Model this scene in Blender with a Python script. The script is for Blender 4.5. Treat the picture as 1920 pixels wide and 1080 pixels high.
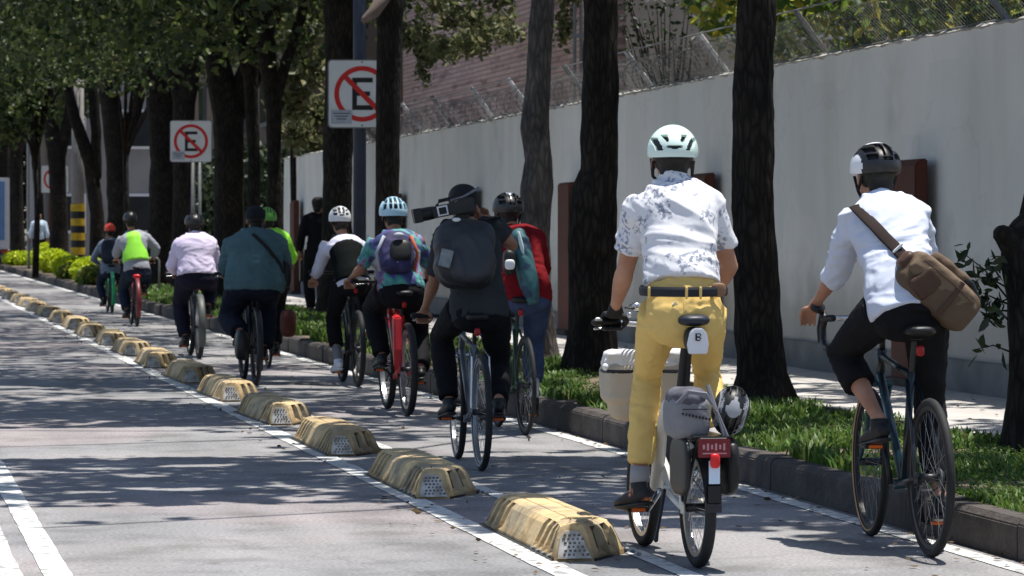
import bpy, bmesh, math, random
import numpy as np
from mathutils import Vector, Matrix, noise
from math import sin, cos, pi, radians as R

random.seed(7)
rng = np.random.default_rng(11)
for o in list(bpy.data.objects):
    bpy.data.objects.remove(o)
sc = bpy.context.scene
col = sc.collection

# ------------------------------------------------------------------ camera, sky, sun, exposure
F = 6500.0            # focal length in pixels of the 1920 wide photograph
TH = R(10.67)         # the camera looks this far to the right of the road direction
CH = 1.40
cam_d = bpy.data.cameras.new('camera')
cam = bpy.data.objects.new('camera', cam_d)
col.objects.link(cam)
cam.location = (0, 0, CH)
cam.rotation_euler = (R(90), 0, -TH)
cam_d.sensor_width = 36
cam_d.lens = F / 1920 * 36
cam_d.shift_y = -110 / 1920
cam_d.clip_start = 0.5
cam_d.clip_end = 3000
cam_d.dof.use_dof = True
cam_d.dof.focus_distance = 16.5
cam_d.dof.aperture_fstop = 11
sc.camera = cam

SUN = Vector((0.17, 0.04, 1.0)).normalized()      # direction towards the sun
w = bpy.data.worlds.new('World')
sc.world = w
w.use_nodes = True
nt = w.node_tree
bg = nt.nodes['Background']
sky = nt.nodes.new('ShaderNodeTexSky')
sky.sky_type = 'NISHITA'
sky.sun_disc = False
sky.sun_elevation = math.asin(SUN.z)
sky.sun_rotation = math.atan2(SUN.x, SUN.y)
nt.links.new(sky.outputs[0], bg.inputs[0])
bg.inputs[1].default_value = 0.10
sl = bpy.data.lights.new('sun', 'SUN')
sl.energy = 4.8
sl.angle = R(0.5)
sl.color = (1.0, 0.96, 0.89)
so = bpy.data.objects.new('sun', sl)
so.rotation_euler = (-SUN).to_track_quat('-Z', 'Y').to_euler()
col.objects.link(so)
sc.view_settings.view_transform = 'Standard'
sc.view_settings.look = 'None'
sc.view_settings.exposure = 0.65
sc.view_settings.gamma = 1
sc.cycles.max_bounces = 6
sc.cycles.use_denoising = True

FW = Vector((sin(TH), cos(TH), 0))
RT = Vector((cos(TH), -sin(TH), 0))
CAM = Vector((0, 0, CH))

def ray(px, py):
    return FW + RT * ((px - 960) / F) + Vector((0, 0, -(py - 430) / F))
def W(px, py, z=0.0):                     # the point at height z seen at a pixel of the photograph
    d = ray(px, py)
    return CAM + d * ((z - CH) / d.z)
def PZ(px, py, Z):                        # the point at depth Z
    return CAM + ray(px, py) * Z
def PX(px, py, x):                        # the point on the vertical plane at world x
    d = ray(px, py)
    return CAM + d * (x / d.x)

# ------------------------------------------------------------------ materials
def rgb(h):
    return tuple(((int(h[i:i + 2], 16) / 255) ** 2.2) for i in (0, 2, 4))
MATS = {}
def mat(name, c, rough=0.8, var=0.15, scale=6.0, c2=None, bump=0.0, bscale=80.0, metal=0.0, spec=0.3, thr=None, bdist=0.01, detail=6, sheen=0):
    if name in MATS:
        return MATS[name]
    m = bpy.data.materials.new(name)
    m.use_nodes = True
    n = m.node_tree.nodes; l = m.node_tree.links
    p = n['Principled BSDF']
    p.inputs['Roughness'].default_value = rough
    p.inputs['Metallic'].default_value = metal
    p.inputs['Specular IOR Level'].default_value = spec
    tc = n.new('ShaderNodeTexCoord')
    nz = n.new('ShaderNodeTexNoise'); nz.inputs['Scale'].default_value = scale; nz.inputs['Detail'].default_value = detail
    l.new(tc.outputs['Object'], nz.inputs['Vector'])
    rp = n.new('ShaderNodeValToRGB')
    a, b = thr if thr else (0.3, 0.7)
    rp.color_ramp.elements[0].position = a; rp.color_ramp.elements[1].position = b
    ca = tuple(x * (1 - var) for x in c); cb = tuple(min(1, x * (1 + var)) for x in c) if c2 is None else c2
    rp.color_ramp.elements[0].color = (*ca, 1); rp.color_ramp.elements[1].color = (*cb, 1)
    l.new(nz.outputs['Fac'], rp.inputs['Fac'])
    l.new(rp.outputs['Color'], p.inputs['Base Color'])
    if bump:
        nb = n.new('ShaderNodeTexNoise'); nb.inputs['Scale'].default_value = bscale; nb.inputs['Detail'].default_value = 5
        l.new(tc.outputs['Object'], nb.inputs['Vector'])
        bp = n.new('ShaderNodeBump'); bp.inputs['Strength'].default_value = bump; bp.inputs['Distance'].default_value = bdist
        l.new(nb.outputs['Fac'], bp.inputs['Height']); l.new(bp.outputs['Normal'], p.inputs['Normal'])
    if sheen:
        p.inputs['Sheen Weight'].default_value = sheen
    MATS[name] = m
    return m

def leafmat(name, cols, trans=0.45, rough=0.5):
    m = bpy.data.materials.new(name); m.use_nodes = True
    n = m.node_tree.nodes; l = m.node_tree.links
    p = n['Principled BSDF']; out = n['Material Output']
    p.inputs['Roughness'].default_value = rough
    p.inputs['Specular IOR Level'].default_value = 0.35
    g = n.new('ShaderNodeNewGeometry')
    rp = n.new('ShaderNodeValToRGB')
    e = rp.color_ramp.elements
    while len(e) < len(cols): e.new(0.5)
    for i, c in enumerate(cols):
        e[i].position = i / (len(cols) - 1); e[i].color = (*c, 1)
    l.new(g.outputs['Random Per Island'], rp.inputs['Fac'])
    l.new(rp.outputs['Color'], p.inputs['Base Color'])
    tr = n.new('ShaderNodeBsdfTranslucent'); mx = n.new('ShaderNodeMixShader'); mx.inputs[0].default_value = trans
    l.new(rp.outputs['Color'], tr.inputs['Color'])
    l.new(p.outputs[0], mx.inputs[1]); l.new(tr.outputs[0], mx.inputs[2]); l.new(mx.outputs[0], out.inputs['Surface'])
    MATS[name] = m
    return m

# ------------------------------------------------------------------ mesh builder
class MB:
    def __init__(s):
        s.v = []; s.f = []; s.mi = []; s.cur = 0
    def add(s, vs, fs):
        o = len(s.v)
        s.v += [tuple(x) for x in vs]
        s.f += [tuple(i + o for i in f) for f in fs]
        s.mi += [s.cur] * len(fs)
    def box(s, c, d, M=None):
        c = Vector(c); h = [x / 2 for x in d]
        vs = []
        for z in (-1, 1):
            for y in (-1, 1):
                for x in (-1, 1):
                    q = Vector((x * h[0], y * h[1], z * h[2]))
                    if M is not None: q = M @ q
                    vs.append(c + q)
        s.add(vs, [(0, 2, 3, 1), (4, 5, 7, 6), (0, 1, 5, 4), (2, 6, 7, 3), (0, 4, 6, 2), (1, 3, 7, 5)])
        return s
    def tube(s, path, rad, n=8, ref=None, rnd=False, closed=False):
        P = [Vector(p) for p in path]
        if not isinstance(rad, (list, tuple)): rad = [rad] * len(P)
        rad = [(r, r) if not isinstance(r, (list, tuple)) else r for r in rad]
        if rnd:
            t0 = (P[0] - P[1]).normalized(); t1 = (P[-1] - P[-2]).normalized()
            ra, rb = rad[0], rad[-1]; ma, mb_ = min(ra), min(rb)
            pre = [(P[0] + t0 * ma * sin(a), (ra[0] * cos(a), ra[1] * cos(a))) for a in (R(80), R(55), R(28))]
            post = [(P[-1] + t1 * mb_ * sin(a), (rb[0] * cos(a), rb[1] * cos(a))) for a in (R(28), R(55), R(80))]
            P = [p for p, _ in pre] + P + [p for p, _ in post]
            rad = [r for _, r in pre] + rad + [r for _, r in post]
        N = len(P); vs = []; fs = []
        for i in range(N):
            if closed: t = P[(i + 1) % N] - P[i - 1]
            else: t = P[min(i + 1, N - 1)] - P[max(i - 1, 0)]
            if t.length < 1e-9: t = Vector((0, 0, 1))
            t.normalize()
            rf = Vector(ref) if ref is not None else Vector((1, 0, 0))
            if abs(rf.dot(t)) > 0.9: rf = Vector((0, 0, 1)) if abs(t.z) < 0.9 else Vector((0, 1, 0))
            u = (rf - t * rf.dot(t)).normalized(); v = t.cross(u)
            a, b = rad[i]
            for k in range(n):
                g = 2 * pi * k / n
                vs.append(P[i] + u * (a * cos(g)) + v * (b * sin(g)))
        M = N if closed else N - 1
        for i in range(M):
            for k in range(n):
                k2 = (k + 1) % n; j = (i + 1) % N
                fs.append((i * n + k, i * n + k2, j * n + k2, j * n + k))
        if not closed:
            fs.append(tuple(range(n - 1, -1, -1))); fs.append(tuple((N - 1) * n + k for k in range(n)))
        s.add(vs, fs)
        return s
    def sup(s, c, d, M=None, p=2.0, nu=16, nv=10):    # super-ellipsoid: p=2 round, larger boxier
        c = Vector(c); vs = []; fs = []
        def pw(x): return math.copysign(abs(x) ** (2.0 / p), x)
        for j in range(nv + 1):
            ph = -pi / 2 + pi * j / nv
            for i in range(nu):
                th = 2 * pi * i / nu
                q = Vector((d[0] * pw(cos(ph)) * pw(cos(th)), d[1] * pw(cos(ph)) * pw(sin(th)), d[2] * pw(sin(ph))))
                if M is not None: q = M @ q
                vs.append(c + q)
        for j in range(nv):
            for i in range(nu):
                fs.append((j * nu + i, j * nu + (i + 1) % nu, (j + 1) * nu + (i + 1) % nu, (j + 1) * nu + i))
        s.add(vs, fs)
        return s
    def prism(s, poly, d0, d1, ax=1):                 # polygon in the two other axes, extruded along ax
        n = len(poly); vs = []
        for d in (d0, d1):
            for a, b in poly:
                q = [a, b]; q.insert(ax, d); vs.append(q)
        fs = [tuple(range(n)), tuple(range(2 * n - 1, n - 1, -1))]
        for i in range(n): fs.append((i, i + n, (i + 1) % n + n, (i + 1) % n))
        s.add(vs, fs)
        return s
    def build(s, name, m, parent=None, smooth=False, bevel=0, ang=None):
        me = bpy.data.meshes.new(name)
        me.from_pydata(s.v, [], s.f); me.validate()
        for q in (m if isinstance(m, (list, tuple)) else [m]): me.materials.append(q)
        if isinstance(m, (list, tuple)) and len(me.polygons) == len(s.mi):
            me.polygons.foreach_set('material_index', s.mi)
        bm = bmesh.new(); bm.from_mesh(me)
        if bevel:
            bmesh.ops.remove_doubles(bm, verts=bm.verts, dist=1e-5)
            bmesh.ops.bevel(bm, geom=[e for e in bm.edges if len(e.link_faces) == 2 and e.calc_face_angle(0) > 0.6], offset=bevel, segments=2, affect='EDGES', clamp_overlap=True)
        bmesh.ops.recalc_face_normals(bm, faces=bm.faces)
        bm.to_mesh(me); bm.free()
        if smooth: me.polygons.foreach_set('use_smooth', [True] * len(me.polygons))
        o = bpy.data.objects.new(name, me); col.objects.link(o)
        if parent is not None: o.parent = parent
        if ang: 
            me.polygons.foreach_set('use_smooth', [True] * len(me.polygons))
            try: me.set_sharp_from_angle(angle=R(ang))
            except Exception: pass
        return o

TS_ = bpy.data.scenes.new('scratch')
def baked(o):
    with bpy.context.temp_override(scene=TS_, view_layer=TS_.view_layers[0]):
        dg = bpy.context.evaluated_depsgraph_get()
        return bpy.data.meshes.new_from_object(o.evaluated_get(dg))
def organic(name, mb, m, parent, vox=0.012, sm=4, disp=0.0, dsc=9.0, seed=0, aniso=(1, 1, 1), fn=None, wdir=None):
    """fuse overlapping shapes into one continuous smooth surface"""
    me = bpy.data.meshes.new('t'); me.from_pydata(mb.v, [], mb.f)
    bm = bmesh.new(); bm.from_mesh(me); bmesh.ops.recalc_face_normals(bm, faces=bm.faces); bm.to_mesh(me); bm.free()
    o = bpy.data.objects.new('t', me); TS_.collection.objects.link(o)
    q = o.modifiers.new('r', 'REMESH'); q.mode = 'VOXEL'; q.voxel_size = vox; q.adaptivity = 0
    if sm:
        q = o.modifiers.new('s', 'SMOOTH'); q.factor = 0.5; q.iterations = sm
    me2 = baked(o)
    bpy.data.objects.remove(o); bpy.data.meshes.remove(me)
    me2.name = name
    if disp or fn:
        off = Vector((seed * 7.3, seed * 3.1, seed * 5.7))
        N_ = [v.normal.copy() for v in me2.vertices]; C_ = [v.co.copy() for v in me2.vertices]; out = []
        for c, nn in zip(C_, N_):
            d = 0.0
            if disp:
                if wdir: qv = Vector((c.dot(wdir[0]) * wdir[1], c.y * wdir[4], c.dot(wdir[2]) * wdir[3])) + off
                else: qv = Vector((c.x * aniso[0], c.y * aniso[1], c.z * aniso[2])) * dsc + off
                wv = noise.noise_vector(qv * 0.5) * 1.2
                d = disp * (1 - 2.8 * abs(noise.noise(qv + wv))) + disp * .38 * (1 - 2.6 * abs(noise.noise(qv * 2.3 + wv * 2)))
            if fn: d += fn(c, nn)
            out += (c + nn * d)[:]
        me2.vertices.foreach_set('co', out); me2.update()
    me2.materials.clear()
    for k in (m if isinstance(m, (list, tuple)) else [m]): me2.materials.append(k)
    me2.polygons.foreach_set('use_smooth', [True] * len(me2.polygons))
    ob = bpy.data.objects.new(name, me2); col.objects.link(ob)
    if parent is not None: ob.parent = parent
    return ob

def tag(o, label, cat, group=None):
    o['label'] = label; o['category'] = cat
    if group: o['group'] = group
    return o
def thing(name, label, cat, loc=(0, 0, 0), rz=0.0, group=None):
    o = bpy.data.objects.new(name, None); col.objects.link(o)
    o.empty_display_size = 0.2
    o.location = loc; o.rotation_euler = (0, 0, rz)
    return tag(o, label, cat, group)
def struct(o):
    o['kind'] = 'structure'; return o

def leaves(name, pts, size, m, parent=None, flat=0.0, elong=1.6):
    """one mesh of folded leaf faces at the given points"""
    pts = np.asarray(pts, dtype=np.float32); n = len(pts)
    if n == 0: pts = np.zeros((1, 3), np.float32); n = 1
    a = rng.normal(size=(n, 3)); a[:, 2] *= (1 - flat); a /= np.linalg.norm(a, axis=1)[:, None] + 1e-9
    b = rng.normal(size=(n, 3)); b[:, 2] *= (1 - flat); b -= a * (a * b).sum(1)[:, None]; b /= np.linalg.norm(b, axis=1)[:, None] + 1e-9
    c = np.cross(a, b)
    s = (size * rng.uniform(0.6, 1.35, n))[:, None] if np.isscalar(size) else (size * rng.uniform(0.6, 1.35, n))[:, None]
    v = np.empty((n, 6, 3), np.float32)
    v[:, 0] = pts - a * s * elong / 2
    v[:, 1] = pts - a * s * 0.1 * elong + b * s * 0.42 + c * s * 0.12
    v[:, 2] = pts + a * s * 0.25 * elong + b * s * 0.30 + c * s * 0.10
    v[:, 3] = pts + a * s * elong / 2 - c * s * 0.08
    v[:, 4] = pts + a * s * 0.25 * elong - b * s * 0.30 + c * s * 0.10
    v[:, 5] = pts - a * s * 0.1 * elong - b * s * 0.42 + c * s * 0.12
    me = bpy.data.meshes.new(name)
    me.vertices.add(n * 6); me.vertices.foreach_set('co', v.reshape(-1))
    me.loops.add(n * 8); me.polygons.add(n * 2)
    base = (np.arange(n) * 6)[:, None]
    idx = np.array([0, 1, 2, 3, 0, 3, 4, 5])[None, :] + base
    me.loops.foreach_set('vertex_index', idx.reshape(-1).astype(np.int32))
    me.polygons.foreach_set('loop_start', (np.arange(n * 2) * 4).astype(np.int32))
    me.polygons.foreach_set('loop_total', np.full(n * 2, 4, np.int32))
    me.update(calc_edges=True)
    me.materials.append(m)
    o = bpy.data.objects.new(name, me); col.objects.link(o)
    if parent is not None: o.parent = parent
    return o

def smoothstep(a, b, x):
    t = np.clip((x - a) / (b - a), 0, 1); return t * t * (3 - 2 * t)
# ================================================================== SETTING
# ---- asphalt
def asphalt():
    m = bpy.data.materials.new('asphalt'); m.use_nodes = True
    n = m.node_tree.nodes; l = m.node_tree.links; p = n['Principled BSDF']
    p.inputs['Roughness'].default_value = 0.85; p.inputs['Specular IOR Level'].default_value = 0.25
    tc = n.new('ShaderNodeTexCoord')
    def nz(sc_, det=6):
        q = n.new('ShaderNodeTexNoise'); q.inputs['Scale'].default_value = sc_; q.inputs['Detail'].default_value = det
        l.new(tc.outputs['Object'], q.inputs['Vector']); return q
    def ramp(src, a, b, ca, cb):
        r = n.new('ShaderNodeValToRGB'); r.color_ramp.elements[0].position = a; r.color_ramp.elements[1].position = b
        r.color_ramp.elements[0].color = (*ca, 1); r.color_ramp.elements[1].color = (*cb, 1)
        l.new(src, r.inputs['Fac']); return r
    def mix(kind, f, a, b):
        x = n.new('ShaderNodeMixRGB'); x.blend_type = kind; x.inputs[0].default_value = f
        l.new(a, x.inputs[1]); l.new(b, x.inputs[2]); return x
    base = ramp(nz(0.55, 4).outputs['Fac'], 0.35, 0.68, (0.205, 0.208, 0.215), (0.265, 0.255, 0.255))
    grit = ramp(nz(55, 4).outputs['Fac'], 0.32, 0.66, (0.72, 0.72, 0.72), (1.22, 1.22, 1.22))
    c = mix('MULTIPLY', 1, base.outputs[0], grit.outputs[0])
    stain = ramp(nz(2.2, 7).outputs['Fac'], 0.36, 0.52, (0.78, 0.77, 0.76), (1, 1, 1))
    c = mix('MULTIPLY', 1, c.outputs[0], stain.outputs[0])
    sp = n.new('ShaderNodeTexVoronoi'); sp.inputs['Scale'].default_value = 26; l.new(tc.outputs['Object'], sp.inputs['Vector'])
    spr = ramp(sp.outputs['Distance'], 0.05, 0.11, (1.35, 1.33, 1.3), (1, 1, 1))
    c = mix('MULTIPLY', 1, c.outputs[0], spr.outputs[0])
    # a seam running with the traffic and fine cracks
    vo = n.new('ShaderNodeTexVoronoi'); vo.feature = 'DISTANCE_TO_EDGE'; vo.inputs['Scale'].default_value = 0.42
    wr = nz(1.6, 5); ad = n.new('ShaderNodeVectorMath'); ad.operation = 'ADD'
    l.new(tc.outputs['Object'], ad.inputs[0]); l.new(wr.outputs['Color'], ad.inputs[1]); l.new(ad.outputs[0], vo.inputs['Vector'])
    cr = ramp(vo.outputs['Distance'], 0.002, 0.010, (0.5, 0.5, 0.5), (1, 1, 1))
    c = mix('MULTIPLY', 0.22, c.outputs[0], cr.outputs[0])
    mp = n.new('ShaderNodeMapping'); mp.inputs['Scale'].default_value = (2.2, 0.22, 1); l.new(tc.outputs['Object'], mp.inputs[0])
    zt = n.new('ShaderNodeTexNoise'); zt.inputs['Scale'].default_value = 1.0; zt.inputs['Detail'].default_value = 5; l.new(mp.outputs[0], zt.inputs['Vector'])
    tr = ramp(zt.outputs['Fac'], 0.40, 0.62, (0.88, 0.875, 0.87), (1.06, 1.05, 1.05))
    c = mix('MULTIPLY', 1, c.outputs[0], tr.outputs[0])
    pk = ramp(nz(0.33, 2).outputs['Fac'], 0.52, 0.60, (1, 1, 1), (1.08, 1.0, 1.0))
    c = mix('MULTIPLY', 1, c.outputs[0], pk.outputs[0])
    ol = ramp(nz(4.5, 3).outputs['Fac'], 0.70, 0.76, (1, 1, 1), (0.72, 0.72, 0.72))
    c = mix('MULTIPLY', 1, c.outputs[0], ol.outputs[0])
    l.new(c.outputs[0], p.inputs['Base Color'])
    bp = n.new('ShaderNodeBump'); bp.inputs['Strength'].default_value = 0.5; bp.inputs['Distance'].default_value = 0.006
    l.new(nz(120, 3).outputs['Fac'], bp.inputs['Height']); l.new(bp.outputs['Normal'], p.inputs['Normal'])
    return m
M_asph = asphalt()
M_line = mat('road_paint', (0.60, 0.60, 0.58), 0.7, 0.08, 13, c2=(0.25, 0.25, 0.25), thr=(0.50, 0.64), detail=9, bump=0.3, bscale=90)
M_kerb = mat('kerb_concrete', (0.070, 0.060, 0.055), 0.9, 0.3, 5, bump=0.8, bscale=30, bdist=0.02)
M_side = mat('sidewalk_concrete', (0.42, 0.40, 0.38), 0.9, 0.12, 2.5, bump=0.4, bscale=60)
M_soil = mat('soil', (0.13, 0.10, 0.07), 1.0, 0.35, 5, bump=0.8, bscale=30, bdist=0.03)
M_wall = mat('wall_render', (0.70, 0.685, 0.67), 0.9, 0.06, 0.9, bump=0.35, bscale=14, bdist=0.01)
M_plinth = mat('wall_plinth', (0.17, 0.168, 0.168), 0.9, 0.25, 3, bump=0.4, bscale=40)
M_rust = mat('rust_paint', (0.12, 0.034, 0.022), 0.75, 0.25, 4, c2=(0.075, 0.035, 0.025), thr=(.45, .62), bump=0.3, bscale=40)
M_gal = mat('galvanised_wire', (0.20, 0.205, 0.215), 0.55, 0.2, 10, metal=0.3)
M_wire = mat('weathered_wire', (0.14, 0.14, 0.145), 0.7, 0.2, 10)
def barkmat(name, ca, cb):
    m = bpy.data.materials.new(name); m.use_nodes = True
    n = m.node_tree.nodes; l = m.node_tree.links; p = n['Principled BSDF']; p.inputs['Roughness'].default_value = 0.95; p.inputs['Specular IOR Level'].default_value = .15
    tc = n.new('ShaderNodeTexCoord'); mp = n.new('ShaderNodeMapping'); mp.inputs['Scale'].default_value = (1, 1, .22); l.new(tc.outputs['Object'], mp.inputs[0])
    z = n.new('ShaderNodeTexNoise'); z.inputs['Scale'].default_value = 5; z.inputs['Detail'].default_value = 3; l.new(mp.outputs[0], z.inputs['Vector'])
    ad = n.new('ShaderNodeMixRGB'); ad.blend_type = 'ADD'; ad.inputs[0].default_value = .12; l.new(mp.outputs[0], ad.inputs[1]); l.new(z.outputs['Color'], ad.inputs[2])
    v = n.new('ShaderNodeTexVoronoi'); v.feature = 'DISTANCE_TO_EDGE'; v.inputs['Scale'].default_value = 24; l.new(ad.outputs[0], v.inputs['Vector'])
    r = n.new('ShaderNodeValToRGB'); r.color_ramp.elements[0].position = .02; r.color_ramp.elements[1].position = .28
    r.color_ramp.elements[0].color = (*ca, 1); r.color_ramp.elements[1].color = (*cb, 1); l.new(v.outputs['Distance'], r.inputs[0])
    z2 = n.new('ShaderNodeTexNoise'); z2.inputs['Scale'].default_value = 3; z2.inputs['Detail'].default_value = 7; l.new(tc.outputs['Object'], z2.inputs['Vector'])
    r2 = n.new('ShaderNodeValToRGB'); r2.color_ramp.elements[0].position = .35; r2.color_ramp.elements[1].position = .7; r2.color_ramp.elements[0].color = (.6, .6, .62, 1); r2.color_ramp.elements[1].color = (1.35, 1.3, 1.2, 1); l.new(z2.outputs[0], r2.inputs[0])
    x = n.new('ShaderNodeMixRGB'); x.blend_type = 'MULTIPLY'; x.inputs[0].default_value = 1; l.new(r.outputs[0], x.inputs[1]); l.new(r2.outputs[0], x.inputs[2]); l.new(x.outputs[0], p.inputs['Base Color'])
    bp = n.new('ShaderNodeBump'); bp.inputs['Strength'].default_value = .8; bp.inputs['Distance'].default_value = .03; l.new(v.outputs['Distance'], bp.inputs['Height']); l.new(bp.outputs[0], p.inputs['Normal'])
    MATS[name] = m; return m
M_bark = barkmat('bark', (.012, .0105, .0095), (.030, .026, .023))
M_bark2 = barkmat('bark_pale', (.062, .057, .057), (.12, .11, .108))
M_cutwood = mat('cut_limb', (0.15, 0.115, 0.10), 0.9, 0.2, 9)
M_leaf = leafmat('leaf_street', [(0.017, 0.034, 0.011), (0.029, 0.050, 0.014), (0.052, 0.075, 0.02), (0.13, 0.16, 0.045)])
M_leafo = leafmat('leaf_olive', [(0.07, 0.09, 0.035), (0.11, 0.13, 0.055), (0.16, 0.17, 0.08), (0.21, 0.20, 0.10)])
M_leafb = leafmat('leaf_garden', [(0.05, 0.10, 0.028), (0.09, 0.16, 0.035), (0.22, 0.28, 0.05), (0.45, 0.38, 0.06)], 0.55)
M_leafy = leafmat('leaf_lime', [(0.42, 0.52, 0.02), (0.60, 0.66, 0.03), (0.28, 0.42, 0.02)], 0.35)
M_leafd = leafmat('leaf_dark', [(0.012, 0.022, 0.009), (0.02, 0.036, 0.012), (0.035, 0.055, 0.018)], 0.2)
M_grass = leafmat('grass_blade', [(0.035, 0.085, 0.014), (0.062, 0.13, 0.02), (0.11, 0.20, 0.032), (0.17, 0.19, 0.06)], 0.35)
M_pole = mat('pole_paint', (0.030, 0.040, 0.065), 0.5, 0.15, 5)
M_grey = mat('grey_steel', (0.16, 0.165, 0.17), 0.5, 0.15, 5, metal=0.3)
M_white = mat('white_paint', (0.72, 0.73, 0.75), 0.5, 0.05, 8)
M_black = mat('black_plastic', (0.012, 0.012, 0.013), 0.45, 0.2, 8)

def sheet(name, x0, x1, y0, y1, z, m):
    b = MB(); b.add([(x0, y0, z), (x1, y0, z), (x1, y1, z), (x0, y1, z)], [(0, 1, 2, 3)])
    return struct(b.build(name, m))
sheet('ground', -400, 400, -60, 900, -0.06, mat('earth', (0.10, 0.09, 0.07), 1, 0.3, 0.3))
sheet('road', -7.0, 4.80, -10, 400, 0.0, M_asph)
def stripe(x0, x1, y0, y1, name='lane_marking'):
    b = MB(); ys = np.arange(y0, y1 + 0.1, 0.22)
    vs = []
    for y in ys:
        j = 0.010 * noise.noise((x0 * 9, y * 2.7, 0)); k = 0.010 * noise.noise((x1 * 9, y * 2.7, 5))
        vs += [(x0 + j, y, 0.004), (x1 + k, y, 0.004)]
    b.add(vs, [(2 * i, 2 * i + 1, 2 * i + 3, 2 * i + 2) for i in range(len(ys) - 1)])
    return struct(b.build(name, M_line))
stripe(2.755, 2.885, 10, 118)
stripe(3.255, 3.345, 10, 118)
stripe(4.640, 4.745, 10, 118)
stripe(0.735, 0.850, 8, 150)
stripe(0.560, 0.650, 8, 150)
# kerb with joints
b = MB(); y = 8.0
while y < 130:
    ln = 1.0 if random.random() < 0.9 else 0.8
    if abs(y - 19.4) < 0.45: y += 0.25
    dz = random.uniform(-0.012, 0.012); dx = random.uniform(-0.01, 0.01)
    b.prism([(4.80 + dx, -0.05), (4.80 + dx, 0.15 + dz), (4.825 + dx, 0.178 + dz), (4.94, 0.18 + dz), (4.95, -0.05)], y, y + ln - 0.005)
    y += ln
struct(b.build('kerb', M_kerb, bevel=0.006))
sheet('planting_strip', 4.95, 6.42, 6, 150, 0.165, M_soil)
struct(MB().box((6.44, 78, 0.08), (0.04, 144, 0.24)).build('strip_edge', M_kerb))
sheet('sidewalk', 6.46, 8.06, 6, 150, 0.20, M_side)
sheet('garden_ground', 8.35, 60, 6, 200, 0.20, M_soil)
struct(MB().box((-7.08, 195, 0.05), (0.16, 410, 0.2)).build('far_kerb', M_kerb))
sheet('far_sidewalk', -12, -7.16, -10, 400, 0.15, M_side)

# ---- grass and weeds in the strip
def grass_obj():
    N = 130000
    u = rng.random(N)
    y = 9 + (u ** 1.7) * 62
    x = rng.uniform(4.93, 6.5, N)
    keep = np.array([noise.noise((a * 1.3, c * 0.8, 3)) > 0.0 - (0.25 if c > 40 else 0) for a, c in zip(x, y)])
    x, y = x[keep], y[keep]; n = len(x)
    hmod = np.array([0.5 + 0.9 * max(0, noise.noise((a * 1.1, c * 0.9, 9)) + 0.35) for a, c in zip(x, y)])
    h = rng.uniform(0.03, 0.095, n) * hmod * (1 + y / 90)
    wd = rng.uniform(0.0022, 0.0062, n) * (1 + y / 25)
    az = rng.uniform(0, 2 * pi, n); ln = rng.uniform(0.1, 1.0, n) * h
    p = np.stack([x, y, np.full(n, 0.15)], 1)
    d = np.stack([np.cos(az), np.sin(az), np.zeros(n)], 1); s = np.stack([-np.sin(az), np.cos(az), np.zeros(n)], 1)
    up = np.array([0, 0, 1.0])
    v = np.empty((n, 5, 3), np.float32)
    v[:, 0] = p - s * wd[:, None]; v[:, 1] = p + s * wd[:, None]
    mid = p + d * (ln * 0.35)[:, None] + up * (h * 0.65)[:, None]
    v[:, 2] = mid + s * (wd * 1.15)[:, None]; v[:, 4] = mid - s * (wd * 1.15)[:, None]
    v[:, 3] = p + d * ln[:, None] + up * h[:, None]
    me = bpy.data.meshes.new('grass'); me.vertices.add(n * 5); me.vertices.foreach_set('co', v.reshape(-1))
    me.loops.add(n * 7); me.polygons.add(n * 2)
    idx = np.array([0, 1, 2, 4, 4, 2, 3])[None] + (np.arange(n) * 5)[:, None]
    me.loops.foreach_set('vertex_index', idx.reshape(-1).astype(np.int32))
    st = np.stack([np.arange(n) * 7, np.arange(n) * 7 + 4], 1).reshape(-1).astype(np.int32)
    me.polygons.foreach_set('loop_start', st); me.polygons.foreach_set('loop_total', np.tile([4, 3], n).astype(np.int32))
    me.update(calc_edges=True); me.materials.append(M_grass)
    o = bpy.data.objects.new('grass', me); col.objects.link(o); o['kind'] = 'stuff'
    tag(o, 'ragged green grass along the kerbside planting strip', 'grass')
    # broad weeds
    q = []
    for i in range(1150):
        yy = 12 + random.random() ** 1.5 * 34; xx = random.uniform(4.95, 6.4)
        if noise.noise((xx * 1.3, yy * 0.6, 21)) < 0.06 or xx < 4.98: continue
        hh = random.uniform(0.03, 0.11) * (0.6 + max(0, noise.noise((xx, yy, 4))) * 2)
        for k in range(34):
            q.append((xx + random.gauss(0, 0.05), yy + random.gauss(0, 0.05), 0.16 + hh * random.random()))
    o = leaves('weeds', q, 0.0125, M_grass, None, flat=0.1, elong=2.8); o['kind'] = 'stuff'
    tag(o, 'leafy green weeds growing among the strip grass', 'weeds')
grass_obj()
# fallen dry leaves and grit beside the blocks and the kerb
q = [(random.choice([random.gauss(2.72, 0.12), random.gauss(4.72, 0.05), random.uniform(2.9, 4.7), random.uniform(6.5, 8.0)]), 12 + 50 * random.random() ** 1.6, 0.012) for _ in range(900)]
q = [(a, c, 0.212 if a > 6 else d) for a, c, d in q]
o = leaves('fallen_leaves', q, 0.022, mat('dry_leaf', (0.10, 0.065, 0.03), 0.9, 0.4, 30), None, flat=0.9); o['kind'] = 'stuff'
tag(o, 'small dry fallen leaves scattered over the bike lane and sidewalk', 'leaves')

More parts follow.
